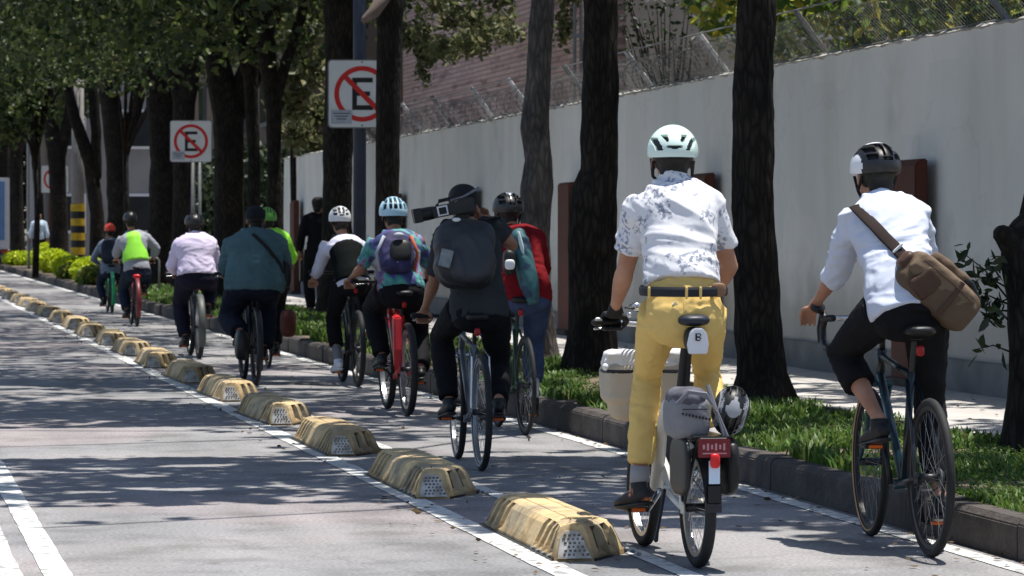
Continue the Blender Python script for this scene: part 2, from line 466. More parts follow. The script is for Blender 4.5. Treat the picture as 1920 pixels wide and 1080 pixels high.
# ---- the long wall
t = thing('boundary_wall', 'long pale grey rendered wall along the sidewalk', 'wall', (8.05, 17, 0.0))
y1 = 66.5
b = MB(); NY = 220; NZ = 10
vs = []
for i in range(NY + 1):
    y = (y1 - 17) * i / NY
    top = 2.90 - 0.14 * (i / NY) + 0.02 * noise.noise((0, (y + 17) * 1.3, 0)) + 0.012 * noise.noise((0, (y + 17) * 6, 0))
    for j in range(NZ + 1):
        z = top * j / NZ
        x = 0.018 * noise.noise((y * 0.35, z * 0.6, 2)) + 0.006 * noise.noise((y * 1.9, z * 2.1, 4))
        vs.append((x, y, z))
    vs.append((0.22, y, top)); vs.append((0.22, y, 0))
K = NZ + 3
b.add(vs, [(i * K + j, i * K + (j + 1) % K, (i + 1) * K + (j + 1) % K, (i + 1) * K + j) for i in range(NY) for j in range(K)] + [tuple(range(K))[::-1], tuple(NY * K + j for j in range(K))])
def wallmat():
    m = M_wall; n = m.node_tree.nodes; l = m.node_tree.links; p = n['Principled BSDF']
    src = p.inputs['Base Color'].links[0].from_socket
    tc = n.new('ShaderNodeTexCoord')
    mp = n.new('ShaderNodeMapping'); mp.inputs['Scale'].default_value = (1, 0.9, 0.12); l.new(tc.outputs['Object'], mp.inputs[0])
    z1 = n.new('ShaderNodeTexNoise'); z1.inputs['Scale'].default_value = 2.2; z1.inputs['Detail'].default_value = 8; l.new(mp.outputs[0], z1.inputs['Vector'])
    r1 = n.new('ShaderNodeValToRGB'); r1.color_ramp.elements[0].position = 0.34; r1.color_ramp.elements[1].position = 0.55
    r1.color_ramp.elements[0].color = (0.93, 0.925, 0.91, 1); r1.color_ramp.elements[1].color = (1, 1, 1, 1); l.new(z1.outputs['Fac'], r1.inputs['Fac'])
    a = n.new('ShaderNodeMixRGB'); a.blend_type = 'MULTIPLY'; a.inputs[0].default_value = 1; l.new(src, a.inputs[1]); l.new(r1.outputs[0], a.inputs[2])
    # long hairline cracks
    z2 = n.new('ShaderNodeTexNoise'); z2.inputs['Scale'].default_value = 0.55; z2.inputs['Detail'].default_value = 9; l.new(tc.outputs['Object'], z2.inputs['Vector'])
    r2 = n.new('ShaderNodeValToRGB'); e = r2.color_ramp.elements; e[0].position = 0.493; e[1].position = 0.507; e.new(0.5)
    e[0].color = (1, 1, 1, 1); e[1].color = (0.72, 0.71, 0.70, 1); e[2].color = (1, 1, 1, 1); e[1].position = 0.5; e[2].position = 0.506
    l.new(z2.outputs['Fac'], r2.inputs['Fac'])
    c = n.new('ShaderNodeMixRGB'); c.blend_type = 'MULTIPLY'; c.inputs[0].default_value = 0.25; l.new(a.outputs[0], c.inputs[1]); l.new(r2.outputs[0], c.inputs[2])
    # patched repaint areas
    br = n.new('ShaderNodeTexVoronoi'); br.inputs['Scale'].default_value = 0.7; br.distance = 'CHEBYCHEV'; l.new(tc.outputs['Object'], br.inputs['Vector'])
    r3 = n.new('ShaderNodeValToRGB'); r3.color_ramp.elements[0].color = (0.92, 0.935, 0.92, 1); r3.color_ramp.elements[1].color = (1.05, 1.03, 1.0, 1)
    l.new(br.outputs['Color'], r3.inputs['Fac'])
    d = n.new('ShaderNodeMixRGB'); d.blend_type = 'MULTIPLY'; d.inputs[0].default_value = 1; l.new(c.outputs[0], d.inputs[1]); l.new(r3.outputs[0], d.inputs[2])
    sx = n.new('ShaderNodeSeparateXYZ'); l.new(tc.outputs['Object'], sx.inputs[0])
    z4 = n.new('ShaderNodeTexNoise'); z4.inputs['Scale'].default_value = 1.4; z4.inputs['Detail'].default_value = 9; l.new(tc.outputs['Object'], z4.inputs['Vector'])
    m4 = n.new('ShaderNodeMath'); m4.operation = 'MULTIPLY_ADD'; m4.inputs[1].default_value = -1.5; l.new(z4.outputs['Fac'], m4.inputs[0]); l.new(sx.outputs['Z'], m4.inputs[2])
    r4 = n.new('ShaderNodeValToRGB'); r4.color_ramp.elements[0].position = 0.0; r4.color_ramp.elements[1].position = 0.55
    r4.color_ramp.elements[0].color = (0.66, 0.63, 0.60, 1); r4.color_ramp.elements[1].color = (1, 1, 1, 1); l.new(m4.outputs[0], r4.inputs['Fac'])
    g4 = n.new('ShaderNodeMixRGB'); g4.blend_type = 'MULTIPLY'; g4.inputs[0].default_value = 1; l.new(d.outputs[0], g4.inputs[1]); l.new(r4.outputs[0], g4.inputs[2])
    z5 = n.new('ShaderNodeTexNoise'); z5.inputs['Scale'].default_value = 0.8; z5.inputs['Detail'].default_value = 10; l.new(tc.outputs['Object'], z5.inputs['Vector'])
    r5 = n.new('ShaderNodeValToRGB'); r5.color_ramp.elements[0].position = 0.60; r5.color_ramp.elements[1].position = 0.68
    r5.color_ramp.elements[0].color = (1, 1, 1, 1); r5.color_ramp.elements[1].color = (0.86, 0.87, 0.84, 1); l.new(z5.outputs['Fac'], r5.inputs['Fac'])
    g5 = n.new('ShaderNodeMixRGB'); g5.blend_type = 'MULTIPLY'; g5.inputs[0].default_value = 1; l.new(g4.outputs[0], g5.inputs[1]); l.new(r5.outputs[0], g5.inputs[2])
    l.new(g5.outputs[0], p.inputs['Base Color'])
wallmat()
b.build('wall_face', M_wall, t)
b = MB(); pts = []; rd = []
for i in range(700):
    y = (y1 - 17) * i / 700; pts.append((.10 + .02 * noise.noise((y * 3, 1, 0)), y, 2.90 - 0.14 * y / (y1 - 17) + .012 * noise.noise((y * 5, 2, 0)))); q = .5 + noise.noise((y * 4.5, 7, 0)); rd.append((.115 + .02 * q, .014 + .035 * max(0, q - .35)))
b.tube(pts, rd, 8, ref=(1, 0, 0)); b.build('mortar_cap', mat('mortar', (.36, .35, .33), .95, .3, 14, bump=.8, bscale=30), t, smooth=False)
MB().box((-0.035, (y1 - 17) / 2, 0.26), (0.05, y1 - 17, 0.36)).build('plinth', M_plinth, t, bevel=0.01)

# rust brown posts against the wall
ord_ = ['nearest', 'second nearest', 'third nearest', 'fourth nearest', 'fifth nearest', 'sixth nearest', 'farthest']
for i in range(7):
    px = [1722, 1331, 1076, 890, 751, 640, 560][i]
    c = PX(px, 430, 8.0)
    t = thing('steel_post', ord_[i] + ' rust brown slab post standing against the grey wall', 'post', (7.93, c.y, 0.2), 0, 'rust brown posts along the wall')
    b = MB(); b.prism([(-0.06, 0.0), (-0.06, 1.68 + 0.02 * (i % 3)), (-0.03, 1.73), (0.04, 1.74), (0.04, 0.0)], -0.33, 0.30)
    b.build('slab', M_rust, t, bevel=0.012)
    MB().box((-0.03, 0, 0.03), (0.16, 0.72, 0.06)).build('foot', M_kerb, t, bevel=0.01)

# razor wire fence on the wall
M_armw = mat('arm_galvanised', (.45, .46, .48), .5)
t = thing('razor_wire_fence', 'chain link and coiled razor wire on leaning arms above the grey wall', 'fence', (8.05, 24, 2.85))
arm_y = [PX(px, 150, 8.05).y for px in (1530, 1345, 1204, 1086, 978, 907, 832, 775, 722, 676)]
arm_y = [27.0 - 3.1, ] + arm_y
for y in arm_y:
    MB().tube([(0.12, y - 24, -0.1), (0.12, y - 24, 0.02), (-0.17, y - 24 + 0.05, 0.42)], 0.028, 6).build('arm', M_armw if random.random() < .6 else M_grey, t)
ya, yb = -6.8, arm_y[-1] - 24
b = MB()
y = ya; pitch = 0.075; H = 0.40
while y < yb:
    zt = -0.14 * (y + 7) / 49.5
    for sgn in (1, -1):
        y2 = y + sgn * 0.36
        b.tube([(0.11, y, zt + 0.02), (0.11 - 0.26, y2, zt + 0.02 + H * 0.93)], 0.0026, 3)
    y += pitch * (1.0 if y < 12 else 1.5)
b.build('chain_link', M_wire, t)
b = MB(); pts = []; a = 0.0; y = PX(1400, 150, 8.05).y - 24
while y < yb:
    zt = -0.14 * (y + 7) / 49.5
    r = 0.17 * (1 + 0.12 * noise.noise((y * 2, 0, 0)))
    pts.append((-0.04 + r * cos(a), y + 0.10 * sin(a * 0.5), zt + 0.20 + r * sin(a))); a += 0.55; y += 0.02
b.tube(pts, 0.003, 3); b.build('razor_coil', M_wire, t)
b = MB(); b.tube([(-0.17, y - 24 + 0.05, 0.42 - 0.14 * (y - 17) / 49.5 + 0.04) for y in arm_y], 0.008, 4)
b.tube([(0.02, y - 24, 0.04 - 0.14 * (y - 17) / 49.5 + 0.04) for y in arm_y], 0.008, 4); b.build('strand_wire', M_grey, t)

# ---- buildings behind
def brickmat():
    m = bpy.data.materials.new('pink_brick'); m.use_nodes = True
    n = m.node_tree.nodes; l = m.node_tree.links; p = n['Principled BSDF']; p.inputs['Roughness'].default_value = 0.9
    tc = n.new('ShaderNodeTexCoord'); mp = n.new('ShaderNodeMapping'); mp.inputs['Rotation'].default_value = (0, R(90), R(0))
    sx = n.new('ShaderNodeSeparateXYZ'); cx = n.new('ShaderNodeCombineXYZ'); l.new(tc.outputs['Object'], sx.inputs[0])
    l.new(sx.outputs['Y'], cx.inputs['X']); l.new(sx.outputs['Z'], cx.inputs['Y'])
    br = n.new('ShaderNodeTexBrick'); br.inputs['Scale'].default_value = 1.0; br.inputs['Brick Width'].default_value = 0.9; br.inputs['Row Height'].default_value = 0.085
    br.inputs['Mortar Size'].default_value = 0.012; br.inputs['Color1'].default_value = (0.52, 0.345, 0.32, 1); br.inputs['Color2'].default_value = (0.66, 0.48, 0.45, 1); br.inputs['Mortar'].default_value = (0.33, 0.25, 0.24, 1)
    br.inputs['Bias'].default_value = 0.1
    l.new(cx.outputs[0], br.inputs['Vector'])
    z = n.new('ShaderNodeTexNoise'); z.inputs['Scale'].default_value = 1.0; z.inputs['Detail'].default_value = 6
    mp2 = n.new('ShaderNodeMapping'); mp2.inputs['Scale'].default_value = (1, 0.9, 7); l.new(tc.outputs['Object'], mp2.inputs[0]); l.new(mp2.outputs[0], z.inputs['Vector'])
    r = n.new('ShaderNodeValToRGB'); r.color_ramp.elements[0].position = 0.33; r.color_ramp.elements[1].position = 0.46
    r.color_ramp.elements[0].color = (0.55, 0.50, 0.52, 1); r.color_ramp.elements[1].color = (1, 1, 1, 1); l.new(z.outputs['Fac'], r.inputs['Fac'])
    x = n.new('ShaderNodeMixRGB'); x.blend_type = 'MULTIPLY'; x.inputs[0].default_value = 1; l.new(br.outputs['Color'], x.inputs[1]); l.new(r.outputs[0], x.inputs[2])
    l.new(x.outputs[0], p.inputs['Base Color']); return m
M_brick = brickmat()
M_beige = mat('beige_render', (0.42, 0.37, 0.34), 0.9, 0.08, 1.5, bump=0.2, bscale=20)
M_pale = mat('pale_facade', (0.26, 0.25, 0.25), 0.9, 0.1, 1.0, bump=0.2, bscale=20)
M_glass = mat('dark_glass', (0.02, 0.025, 0.03), 0.15, 0.2, 2, spec=0.6)
t = thing('brick_building', 'pinkish brown brick building rising behind the wall', 'building', (11, 50.5, 0))
b = MB(); b.box((2.5, 10, 4.6), (5, 20, 9.2)); b.build('wall', M_brick, t)
MB().box((2.45, 10, 9.3), (5.3, 20.3, 0.2)).build('roof', M_plinth, t)
for k in range(4):
    f = MB().box((-0.02, 3 + 4.4 * k, 7.3), (0.08, 1.5, 1.3)).build('window', M_white, t)
    MB().box((-0.05, 3 + 4.4 * k, 7.3), (0.05, 1.36, 1.16)).build('pane', M_glass, f)
t = thing('beige_building', 'beige building with a white ledge behind the razor wire', 'building', (11.2, 44.5, 0))
zl = CH + (430 - 82) / F * 47.5
b = MB(); b.box((3.6, 2.9, 4.0), (7.2, 5.8, 8.0)); b.build('wall', M_beige, t)
MB().box((3.6, -0.07, zl), (7.3, 0.2, 0.05)).build('ledge', M_white, t)
for k in range(16):
    f = MB().box((0.32 + 0.32 * k, -0.02, zl - 0.16), (0.26, 0.06, 0.18)).build('window', M_white, t)
    MB().box((0.32 + 0.32 * k, -0.05, zl - 0.16), (0.14, 0.02, 0.11)).build('pane', M_glass, f)
c = PZ(1085, 100, 43)
t = thing('vent_pipes', 'pair of slim metal pipes rising in front of the brick building', 'pipe', (c.x, c.y, 0.2))
for dx in (-0.05, 0.03): MB().tube([(dx, 0, 0), (dx, 0, 4.0)], 0.022, 8).build('pipe', M_grey, t)
MB().box((0, 0, 3.6), (0.2, 0.04, 0.05)).build('clamp', M_gal, t)

# pale building at the far end, behind the trunks
t = thing('pale_building', 'pale grey building glimpsed far behind the dark trunks', 'building', (6.6, 132, 0))
b = MB(); b.box((6, 4, 5.5), (12, 8, 11)); b.build('wall', M_pale, t)
for k in range(4):
    for j in range(3):
        f = MB().box((1.2 + 2.6 * k, -0.03, 2.0 + 3.2 * j), (1.3, 0.1, 1.5)).build('window', M_white, t)
        MB().box((1.2 + 2.6 * k, -0.07, 2.0 + 3.2 * j), (1.1, 0.05, 1.3)).build('pane', M_glass, f)
MB().box((0.55, -0.12, 3.0), (0.16, 0.2, 6.0)).build('downpipe', M_rust, t)
t = thing('tan_building', 'tan rendered building side beyond the end of the grey wall', 'building', (9.4, 73, 0))
b = MB(); b.box((4, 17, 4.0), (8, 34, 8)); b.build('wall', mat('tan_render', (0.15, 0.12, 0.10), 0.9, 0.2, 0.8), t)
for k in range(6):
    f = MB().box((-0.03, 3 + 5 * k, 4.6), (0.1, 1.4, 1.6)).build('window', M_grey, t)
    MB().box((-0.07, 3 + 5 * k, 4.6), (0.05, 1.2, 1.4)).build('pane', M_glass, f)

# ---- shade: the crowns are grown so that their gaps let the sun reach the same patches as in the photograph
SX, SY = SUN.x / SUN.z, SUN.y / SUN.z
LIT = [(5.3, 18.8, .5), (5.7, 27.3, .8), (5.1, 39.7, 1.2), (6.9, 21.7, .6), (3.85, 14.5, .55), (3.75, 15.3, .4), (3.2, 14.2, .55), (3.35, 14.5, 0.5), (2.95, 14.6, 0.5), (3.35, 15.3, 0.55), (4.0, 14.9, 0.45), (3.4, 37.0, 0.9), (3.8, 50.0, 1.0), (4.3, 33.5, 0.6), (4.6, 22.3, 0.7), (4.1, 22.2, 0.6), (3.7, 26.0, 0.45), (3.95, 30.8, 0.45), (3.1, 28.2, 0.5), (5.3, 80, 2.2), (5.3, 91, 2.2), (5.5, 99, 2.5), (5.4, 106, 2.5), (5.4, 118, 3), (6.9, 27, .8), (7.2, 32, .9)]
SHD = [(4.30, 14.7, 0.55), (3.62, 20.3, 0.75), (3.4, 31.3, 0.5), (3.05, 18.0, 0.3), (3.3, 17.3, 0.6), (1.8, 19.2, .4), (2.3, 20, .4), (2.4, 26.4, 1.0), (1.9, 33, 1.6), (3.05, 21.5, 0.4), (4.9, 16.2, 0.4), (3.45, 14.0, 0.25)]
def dens(gx, gy):
    if gx < 2.8:
        if gy < 17.6: d = 0.0
        elif gy < 21.3: d = 0.62 if gx > 0.9 else 0.45
        elif gy < 24.6: d = 0.10 if gx < 2.3 else 0.3
        elif gy < 28.4: d = 0.66
        elif gy < 30.6: d = 0.36
        else: d = 0.60
    elif gx < 4.85:
        if gy < 13.6: d = 0.25
        elif gy < 16.4: d = 0.60
        elif gy < 20.8: d = 0.66
        elif gy < 24.0: d = 0.42
        else: d = 0.56
    elif gx < 6.45: d = 0.50
    elif gx < 8.05: d = 0.52
    else: d = 0.36
    return d
def keep(x, y, z):
    gx = x - SX * z; gy = y - SY * z
    wx = gx + 0.35 * noise.noise((gx * 0.9, gy * 0.9, 1)); wy = gy + 0.35 * noise.noise((gx * 0.9, gy * 0.9, 7))
    v = 0.5 + 0.48 * noise.noise((wx * 1.5, wy * 2.2, 3.3)) + 0.40 * noise.noise((wx * 3.2, wy * 5.0, 8.1)) + 0.30 * noise.noise((wx * 8, wy * 8, 2.1))
    d = dens(gx, gy)
    for a, c, r in LIT:
        q = ((gx - a) ** 2 + (gy - c) ** 2) / (r * r)
        if q < 1.4: d -= 0.75 * (1 - q / 1.4) ** 0.5
    for a, c, r in SHD:
        q = ((gx - a) ** 2 + (gy - c) ** 2) / (r * r)
        if q < 1.4: d += 0.6 * (1 - q / 1.4) ** 0.5
    return v < d

def crown_pts(c, r, n, filt=True):
    out = []; tries = 0
    while len(out) < n and tries < n * 6:
        tries += 1
        v = Vector((random.uniform(-1, 1), random.uniform(-1, 1), random.uniform(-1, 1)))
        if v.length > 1 or (v.length < 0.35): continue
        p = (c[0] + v.x * r[0], c[1] + v.y * r[1], c[2] + v.z * r[2])
        if filt:
            if not keep(*p): continue
        elif noise.noise((p[0] * 1.1, p[1] * 1.1, p[2] * 1.3)) < -0.02: continue
        out.append(p)
    return out

def tree(name, label, Z, path, crown, n, leaf=M_leaf, size=0.12, bark=M_bark, limbs=(), top=6.5, filt=True, extra=None, group='street trees in the planting strip', sides=14):
    """path: (px, py, half width px) measured in the photograph, at real depth Z; above the frame it carries on up to the crown"""
    P = [(PZ(px, py, Z), w_ * Z / F * (.93 if Z < 50 else .88)) for px, py, w_ in path]
    base = P[0][0].copy(); base.z = 0.15
    root = thing(name, label, 'tree', base, 0, group)
    pts = []; rad = []
    if Z < 36: sides = 36
    P = [(base, P[0][1] * 1.25)] + P
    last, lr = P[-1]
    if last.z < top:
        P.append((Vector((last.x + (crown[0][0] - last.x) * 0.3, last.y + (crown[0][1] - last.y) * 0.3, top)), lr * 0.8))
    P = [(p, r) for i, (p, r) in enumerate(P) if i == 0 or p.z > P[i - 1][0].z + 0.02]
    for i in range(len(P) - 1):
        (p, r), (q, s_) = P[i], P[i + 1]
        m = max(1, int((q - p).length / (0.045 if Z < 36 else 0.11)))
        for k in range(m):
            f = k / m; pts.append(p.lerp(q, f) - base); rad.append(r + (s_ - r) * f)
    pts.append(P[-1][0] - base); rad.append(P[-1][1])
    b = MB(); b.tube(pts, rad, sides)
    sd = Z
    for i, v in enumerate(b.v[:]):
        ring = min(i // sides, len(pts) - 1); c = pts[ring]
        d = Vector(v) - c
        a = math.atan2(d.y, d.x)
        k = 1 + 0.10 * noise.noise((cos(a) * 2.2, sin(a) * 2.2, v[2] * 1.6 + sd)) + 0.08 * noise.noise((cos(a) * 5, sin(a) * 5, v[2] * 4 + sd)) + (0.07 * (1 - 2 * abs(noise.noise((cos(a) * 6, sin(a) * 6, v[2] * 3.2 + sd)))) if Z < 36 else 0)
        if v[2] < 0.35: k += (0.35 - v[2]) * 0.6 * max(0, noise.noise((cos(a) * 2.4, sin(a) * 2.4, sd)) + .25)
        b.v[i] = tuple(c + d * k)
    tp = P[-1][0]
    for lb in limbs:
        q = [PZ(x_, y_, Z) - base for x_, y_, _ in lb]; rr = [w_ * Z / F for _, _, w_ in lb]
        pp = []; r2 = []
        for i in range(len(q) - 1):
            for k in range(4):
                f = k / 4; s_ = q[i].lerp(q[i + 1], f)
                pp.append(s_ + Vector((noise.noise((s_.z * 2, sd, i)), 0, 0)) * 0.05); r2.append(rr[i] + (rr[i + 1] - rr[i]) * f)
        pp.append(q[-1]); r2.append(rr[-1]); 
        e = q[-1]; pp.append(e + (Vector(crown[0]) - base - e) * 0.5 + Vector((0, 0, 0.8))); r2.append(rr[-1] * 0.6)
        b.tube(pp, r2, 9, rnd=True)
    for k in range(7):
        g = 2 * pi * k / 7 + sd; rc = crown[1]
        e = Vector((crown[0][0] + rc[0] * 0.75 * cos(g), crown[0][1] + rc[1] * 0.75 * sin(g), crown[0][2] + rc[2] * 0.3 * sin(k * 2.3))) - base
        s0 = tp - base - Vector((0, 0, 0.5)); md = s0.lerp(e, 0.5) + Vector((0, 0, 0.5))
        b.tube([s0, md, e], [P[-1][1] * 0.5, P[-1][1] * 0.3, 0.02], 6)
    b.build('trunk', bark, root, smooth=True)
    pts = crown_pts(crown[0], crown[1], n, filt)
    if extra: pts += extra
    pts = np.array(pts) - np.array(base)
    leaves('crown', pts, size, leaf, root)
    return root

def cluster(px, py, Z, rpx, n, sq=1.0, dz=1.0):
    c = PZ(px, py, Z); r = rpx * Z / F
    return [(c.x + random.gauss(0, r * 0.5), c.y + random.gauss(0, r * 0.5 * dz), c.z + random.gauss(0, r * 0.5 * sq)) for _ in range(n)]
def C(px, Z): 
    p = PZ(px, 430, Z); return p.x, p.y
cx, cy = C(1925, 19.2)
t1 = tree('street_tree', 'dark leaning trunk with a sawn limb stump at the right edge', 19.2,
     [(1928, 850, 40), (1926, 700, 36), (1926, 560, 37), (1924, 500, 48), (1928, 455, 52), (1950, 420, 44), (1968, 330, 38), (1985, 0, 34)], ((4.8, 18.6, 7.4), (5.2, 3.6, 2.0)), 14000, size=0.125,
     limbs=(), extra=None)
cb = t1.location
b = MB(); q = [PZ(1925, 505, 19.2) - cb, PZ(1900, 455, 19.15) - cb, PZ(1880, 440, 19.1) - cb]
b.tube(q, [0.11, 0.085, 0.055], 10, rnd=True); b.build('limb_stump', M_bark, t1, smooth=True)
tw = []; b = MB()
for (x0, y0, x1_, y1_) in ((1890, 560, 1800, 470), (1890, 540, 1815, 520), (1890, 600, 1850, 575), (1895, 660, 1830, 655), (1890, 560, 1845, 600), (1892, 530, 1860, 480), (1890, 570, 1820, 560)):
    p0 = PZ(x0, y0, 19.1) - cb; p1 = PZ(x1_, y1_, 19.0) - cb
    b.tube([p0, p0.lerp(p1, .5) + Vector((0, 0, .03)), p1], [0.006, 0.004, 0.002], 4)
    for k in range(18 if y0 < 640 else 7):
        f = random.uniform(0.25, 1.02); s_ = p0.lerp(p1, f); tw.append((s_.x + random.gauss(0, .03), s_.y + random.gauss(0, .04), s_.z + random.gauss(0, .03)))
b.build('shoot', M_bark, t1); leaves('sprout_leaves', tw, 0.042, M_leafd, t1, elong=2.0)

tree('street_tree', 'thick black trunk between the two nearest cyclists', 24.4,
     [(1432, 760, 55), (1428, 700, 47), (1420, 560, 45), (1412, 400, 40), (1411, 220, 41), (1414, 100, 37), (1420, 0, 37)], ((4.6, 24.2, 7.6), (5.4, 3.8, 2.0)), 12500)
tree('street_tree', 'black trunk with a bulging left side behind the cyclist in yellow trousers', 29.5,
     [(1110, 705, 45), (1110, 600, 46), (1111, 450, 46), (1114, 370, 45), (1124, 320, 36), (1126, 150, 34), (1126, 0, 33)], ((4.4, 29.6, 7.8), (5.6, 3.6, 2.0)), 12000)
tree('street_tree', 'slender grey knotted trunk left of the bulging black trunk', 32.8,
     [(1018, 670, 30), (1008, 560, 26), (1004, 420, 29), (1006, 350, 31), (1010, 300, 26), (1002, 240, 27), (1008, 180, 24), (1012, 100, 24), (1018, 0, 23)], ((4.2, 34.0, 8.0), (5.6, 3.8, 2.0)), 11000, bark=M_bark2)
# hanging olive foliage over the brick building
ex = []
for k in range(30):
    px = random.uniform(755, 965); py = random.uniform(-60, 60 + 70 * (1 - abs(px - 850) / 130)); ex += cluster(px, py, random.uniform(44, 49), 26, 130, 0.8)
for k in range(7): ex += cluster(random.uniform(1045, 1090), random.uniform(-30, 70), 46, 22, 60)
for k in range(9): ex += cluster(random.uniform(760, 810), random.uniform(40, 150), 46, 16, 60, 1.2)
t5 = tree('street_tree', 'straight black trunk hiding the right edge of the large no parking sign', 41.3,
     [(727, 622, 33), (726, 500, 26), (726, 400, 24), (727, 200, 25), (730, 60, 26), (733, 0, 30)], ((4.6, 41.5, 7.6), (5.6, 4.4, 2.2)), 7000, size=0.14)
b = MB(); cb = t5.location
b.tube([PZ(738, -45, 41.2) - cb, PZ(716, 0, 41.0) - cb, PZ(700, 24, 40.9) - cb, PZ(685, 36, 40.9) - cb], [0.10, 0.085, 0.075, 0.05], 12, rnd=True); b.build('sawn_branch', M_cutwood, t5, smooth=True)
t6 = tree('street_tree', 'broad dark trunk behind the large no parking sign', 47.5,
     [(632, 600, 36), (632, 420, 31), (633, 300, 30), (640, 150, 34), (648, 0, 42)], ((5.0, 47.6, 7.0), (5.6, 4.2, 2.6)), 6000, size=0.15, extra=None)
cb = t6.location; leaves('olive_spray', np.array(ex) - np.array(cb), 0.062, M_leafo, t6)
# the dense row on the left
def lt(label, Z, path, limbs, zb=3.6, n=7200, dx=0.0, size=0.105, leaf=M_leaf, rx=5.0):
    px = path[0][0]; x_, y_ = C(px, Z)
    tree('street_tree', label, Z, path, ((x_ - 0.8 + dx, y_, zb + 3.0), (rx, 4.0, 3.0)), n, leaf=leaf, size=size, limbs=limbs, top=zb + 1.5, sides=10)
lt('thin black trunk standing clear at the far end of the grey wall', 53.5, [(516, 560, 20), (514, 300, 15), (514, 200, 17), (500, 100, 20), (492, 0, 24)], [[(514, 180, 12), (545, 90, 10), (570, 0, 10)]], 3.8)
lt('dark trunk forking wide behind the smaller no parking sign, on its right', 58, [(430, 560, 34), (430, 300, 31), (428, 210, 34), (405, 100, 26), (395, 0, 24)], [[(430, 220, 20), (465, 130, 18), (520, 20, 17)], [(430, 230, 14), (455, 210, 12), (480, 150, 12)]], 3.9)
lt('thin dark trunk to the right of the wide forking trunk', 55.5, [(478, 560, 16), (476, 300, 13), (470, 150, 15), (478, 0, 16)], [[(472, 170, 9), (450, 80, 8), (440, 0, 8)]], 4.2)
lt('dark trunk directly behind the smaller no parking sign posts', 68.5, [(345, 560, 24), (343, 300, 20), (345, 200, 24), (370, 60, 20)], [[(345, 210, 14), (320, 120, 13), (300, 0, 12)]], 4.0)
lt('very thick black trunk left of the smaller no parking sign', 73, [(306, 560, 32), (306, 300, 27), (300, 180, 30), (280, 60, 24)], [[(302, 200, 16), (335, 110, 15), (350, 0, 14)]], 4.2)
0 and lt('dark trunk above the cyclist with the lime vest', 79, [(262, 540, 14), (258, 420, 12), (262, 300, 12), (278, 150, 14)], [[(262, 250, 9), (245, 160, 9), (235, 60, 9)]], 4.6)
lt('forked black trunk behind the cyclist with the red helmet', 85, [(222, 540, 25), (222, 400, 22), (220, 300, 25), (205, 180, 20), (190, 60, 16)], [[(222, 310, 14), (246, 240, 13), (262, 180, 12)]], 4.8)
lt('leaning black trunk beside the yellow and black banded pole', 92, [(185, 540, 17), (182, 400, 15), (168, 300, 15), (140, 220, 12), (125, 150, 10)], [[(182, 330, 10), (178, 220, 10), (170, 120, 10)]], 5.0)
lt('dark trunk behind the lime shrubs, left of the banded pole', 103, [(110, 520, 20), (112, 420, 17), (106, 300, 19), (92, 200, 15), (80, 100, 12)], [[(108, 310, 11), (128, 230, 11), (140, 140, 10)]], 5.4, size=0.17)
lt('far dark trunk to the right of the slim lamp post', 112, [(82, 510, 10), (76, 420, 9), (68, 300, 10), (62, 200, 10)], [[(72, 320, 6), (50, 240, 6), (40, 160, 6)]], 5.0, size=0.19)
lt('far dark trunk left of the slim lamp post', 118, [(36, 505, 14), (34, 420, 12), (30, 300, 13), (24, 200, 11)], [[(32, 300, 8), (50, 220, 8), (58, 120, 8)]], 5.4, n=7500, size=0.16)
lt('farthest dark tree at the left edge above the truck', 128, [(6, 500, 15), (8, 420, 14), (6, 300, 14), (2, 200, 12)], [[(6, 300, 8), (-14, 220, 8), (-20, 120, 8)]], 4.4, n=9000, size=0.17)
# low hanging leafy boughs at the upper left
def bough(label, spots, Z, n, size, leaf):
    c0 = PZ(spots[0][0], spots[0][1], Z)
    pts = []
    for px, py, r in spots: pts += cluster(px, py, Z + random.uniform(-2, 2), r, n)
    t = thing('young_tree', label, 'tree', (c0.x, c0.y + 1.0, 0.15), 0, 'leafy young trees behind the street row')
    base = np.array(t.location); b = MB()
    b.tube([(0, 0, 0), (.05, 0, 1.6), (0, 0, 3.1)], [.09, .075, .05], 8)
    for px, py, r in spots: 
        e = PZ(px, py, Z) - t.location
        b.tube([(0, 0, 3.0), (e.x * 0.3, e.y * 0.4, 3.0 + (e.z - 3) * .55), e], [0.05, 0.035, 0.012], 5)
    b.build('trunk', M_bark, t, smooth=True); leaves('crown', np.array(pts) - base, size, leaf, t)
bough('young tree with bright leaf sprays hanging at the upper left', [(70, 60, 50), (30, 120, 50), (120, 90, 36), (135, 130, 16), (60, 200, 40), (20, 230, 40), (160, 30, 40), (85, 10, 50)], 88, 420, 0.13, M_leaf)
bough('young tree with sparse pale leaves beside the smaller sign', [(240, 40, 40), (235, 90, 25), (320, 90, 22), (330, 40, 40), (440, 60, 30), (430, 90, 22), (290, 20, 40), (200, 110, 25)], 78, 260, 0.12, M_leafo)
bough('young tree with dark leaves left of the large no parking sign', [(560, 60, 40), (570, 130, 40), (545, 190, 36), (590, 210, 30), (555, 250, 26), (590, 20, 50), (600, 270, 20)], 64, 330, 0.11, M_leafo)

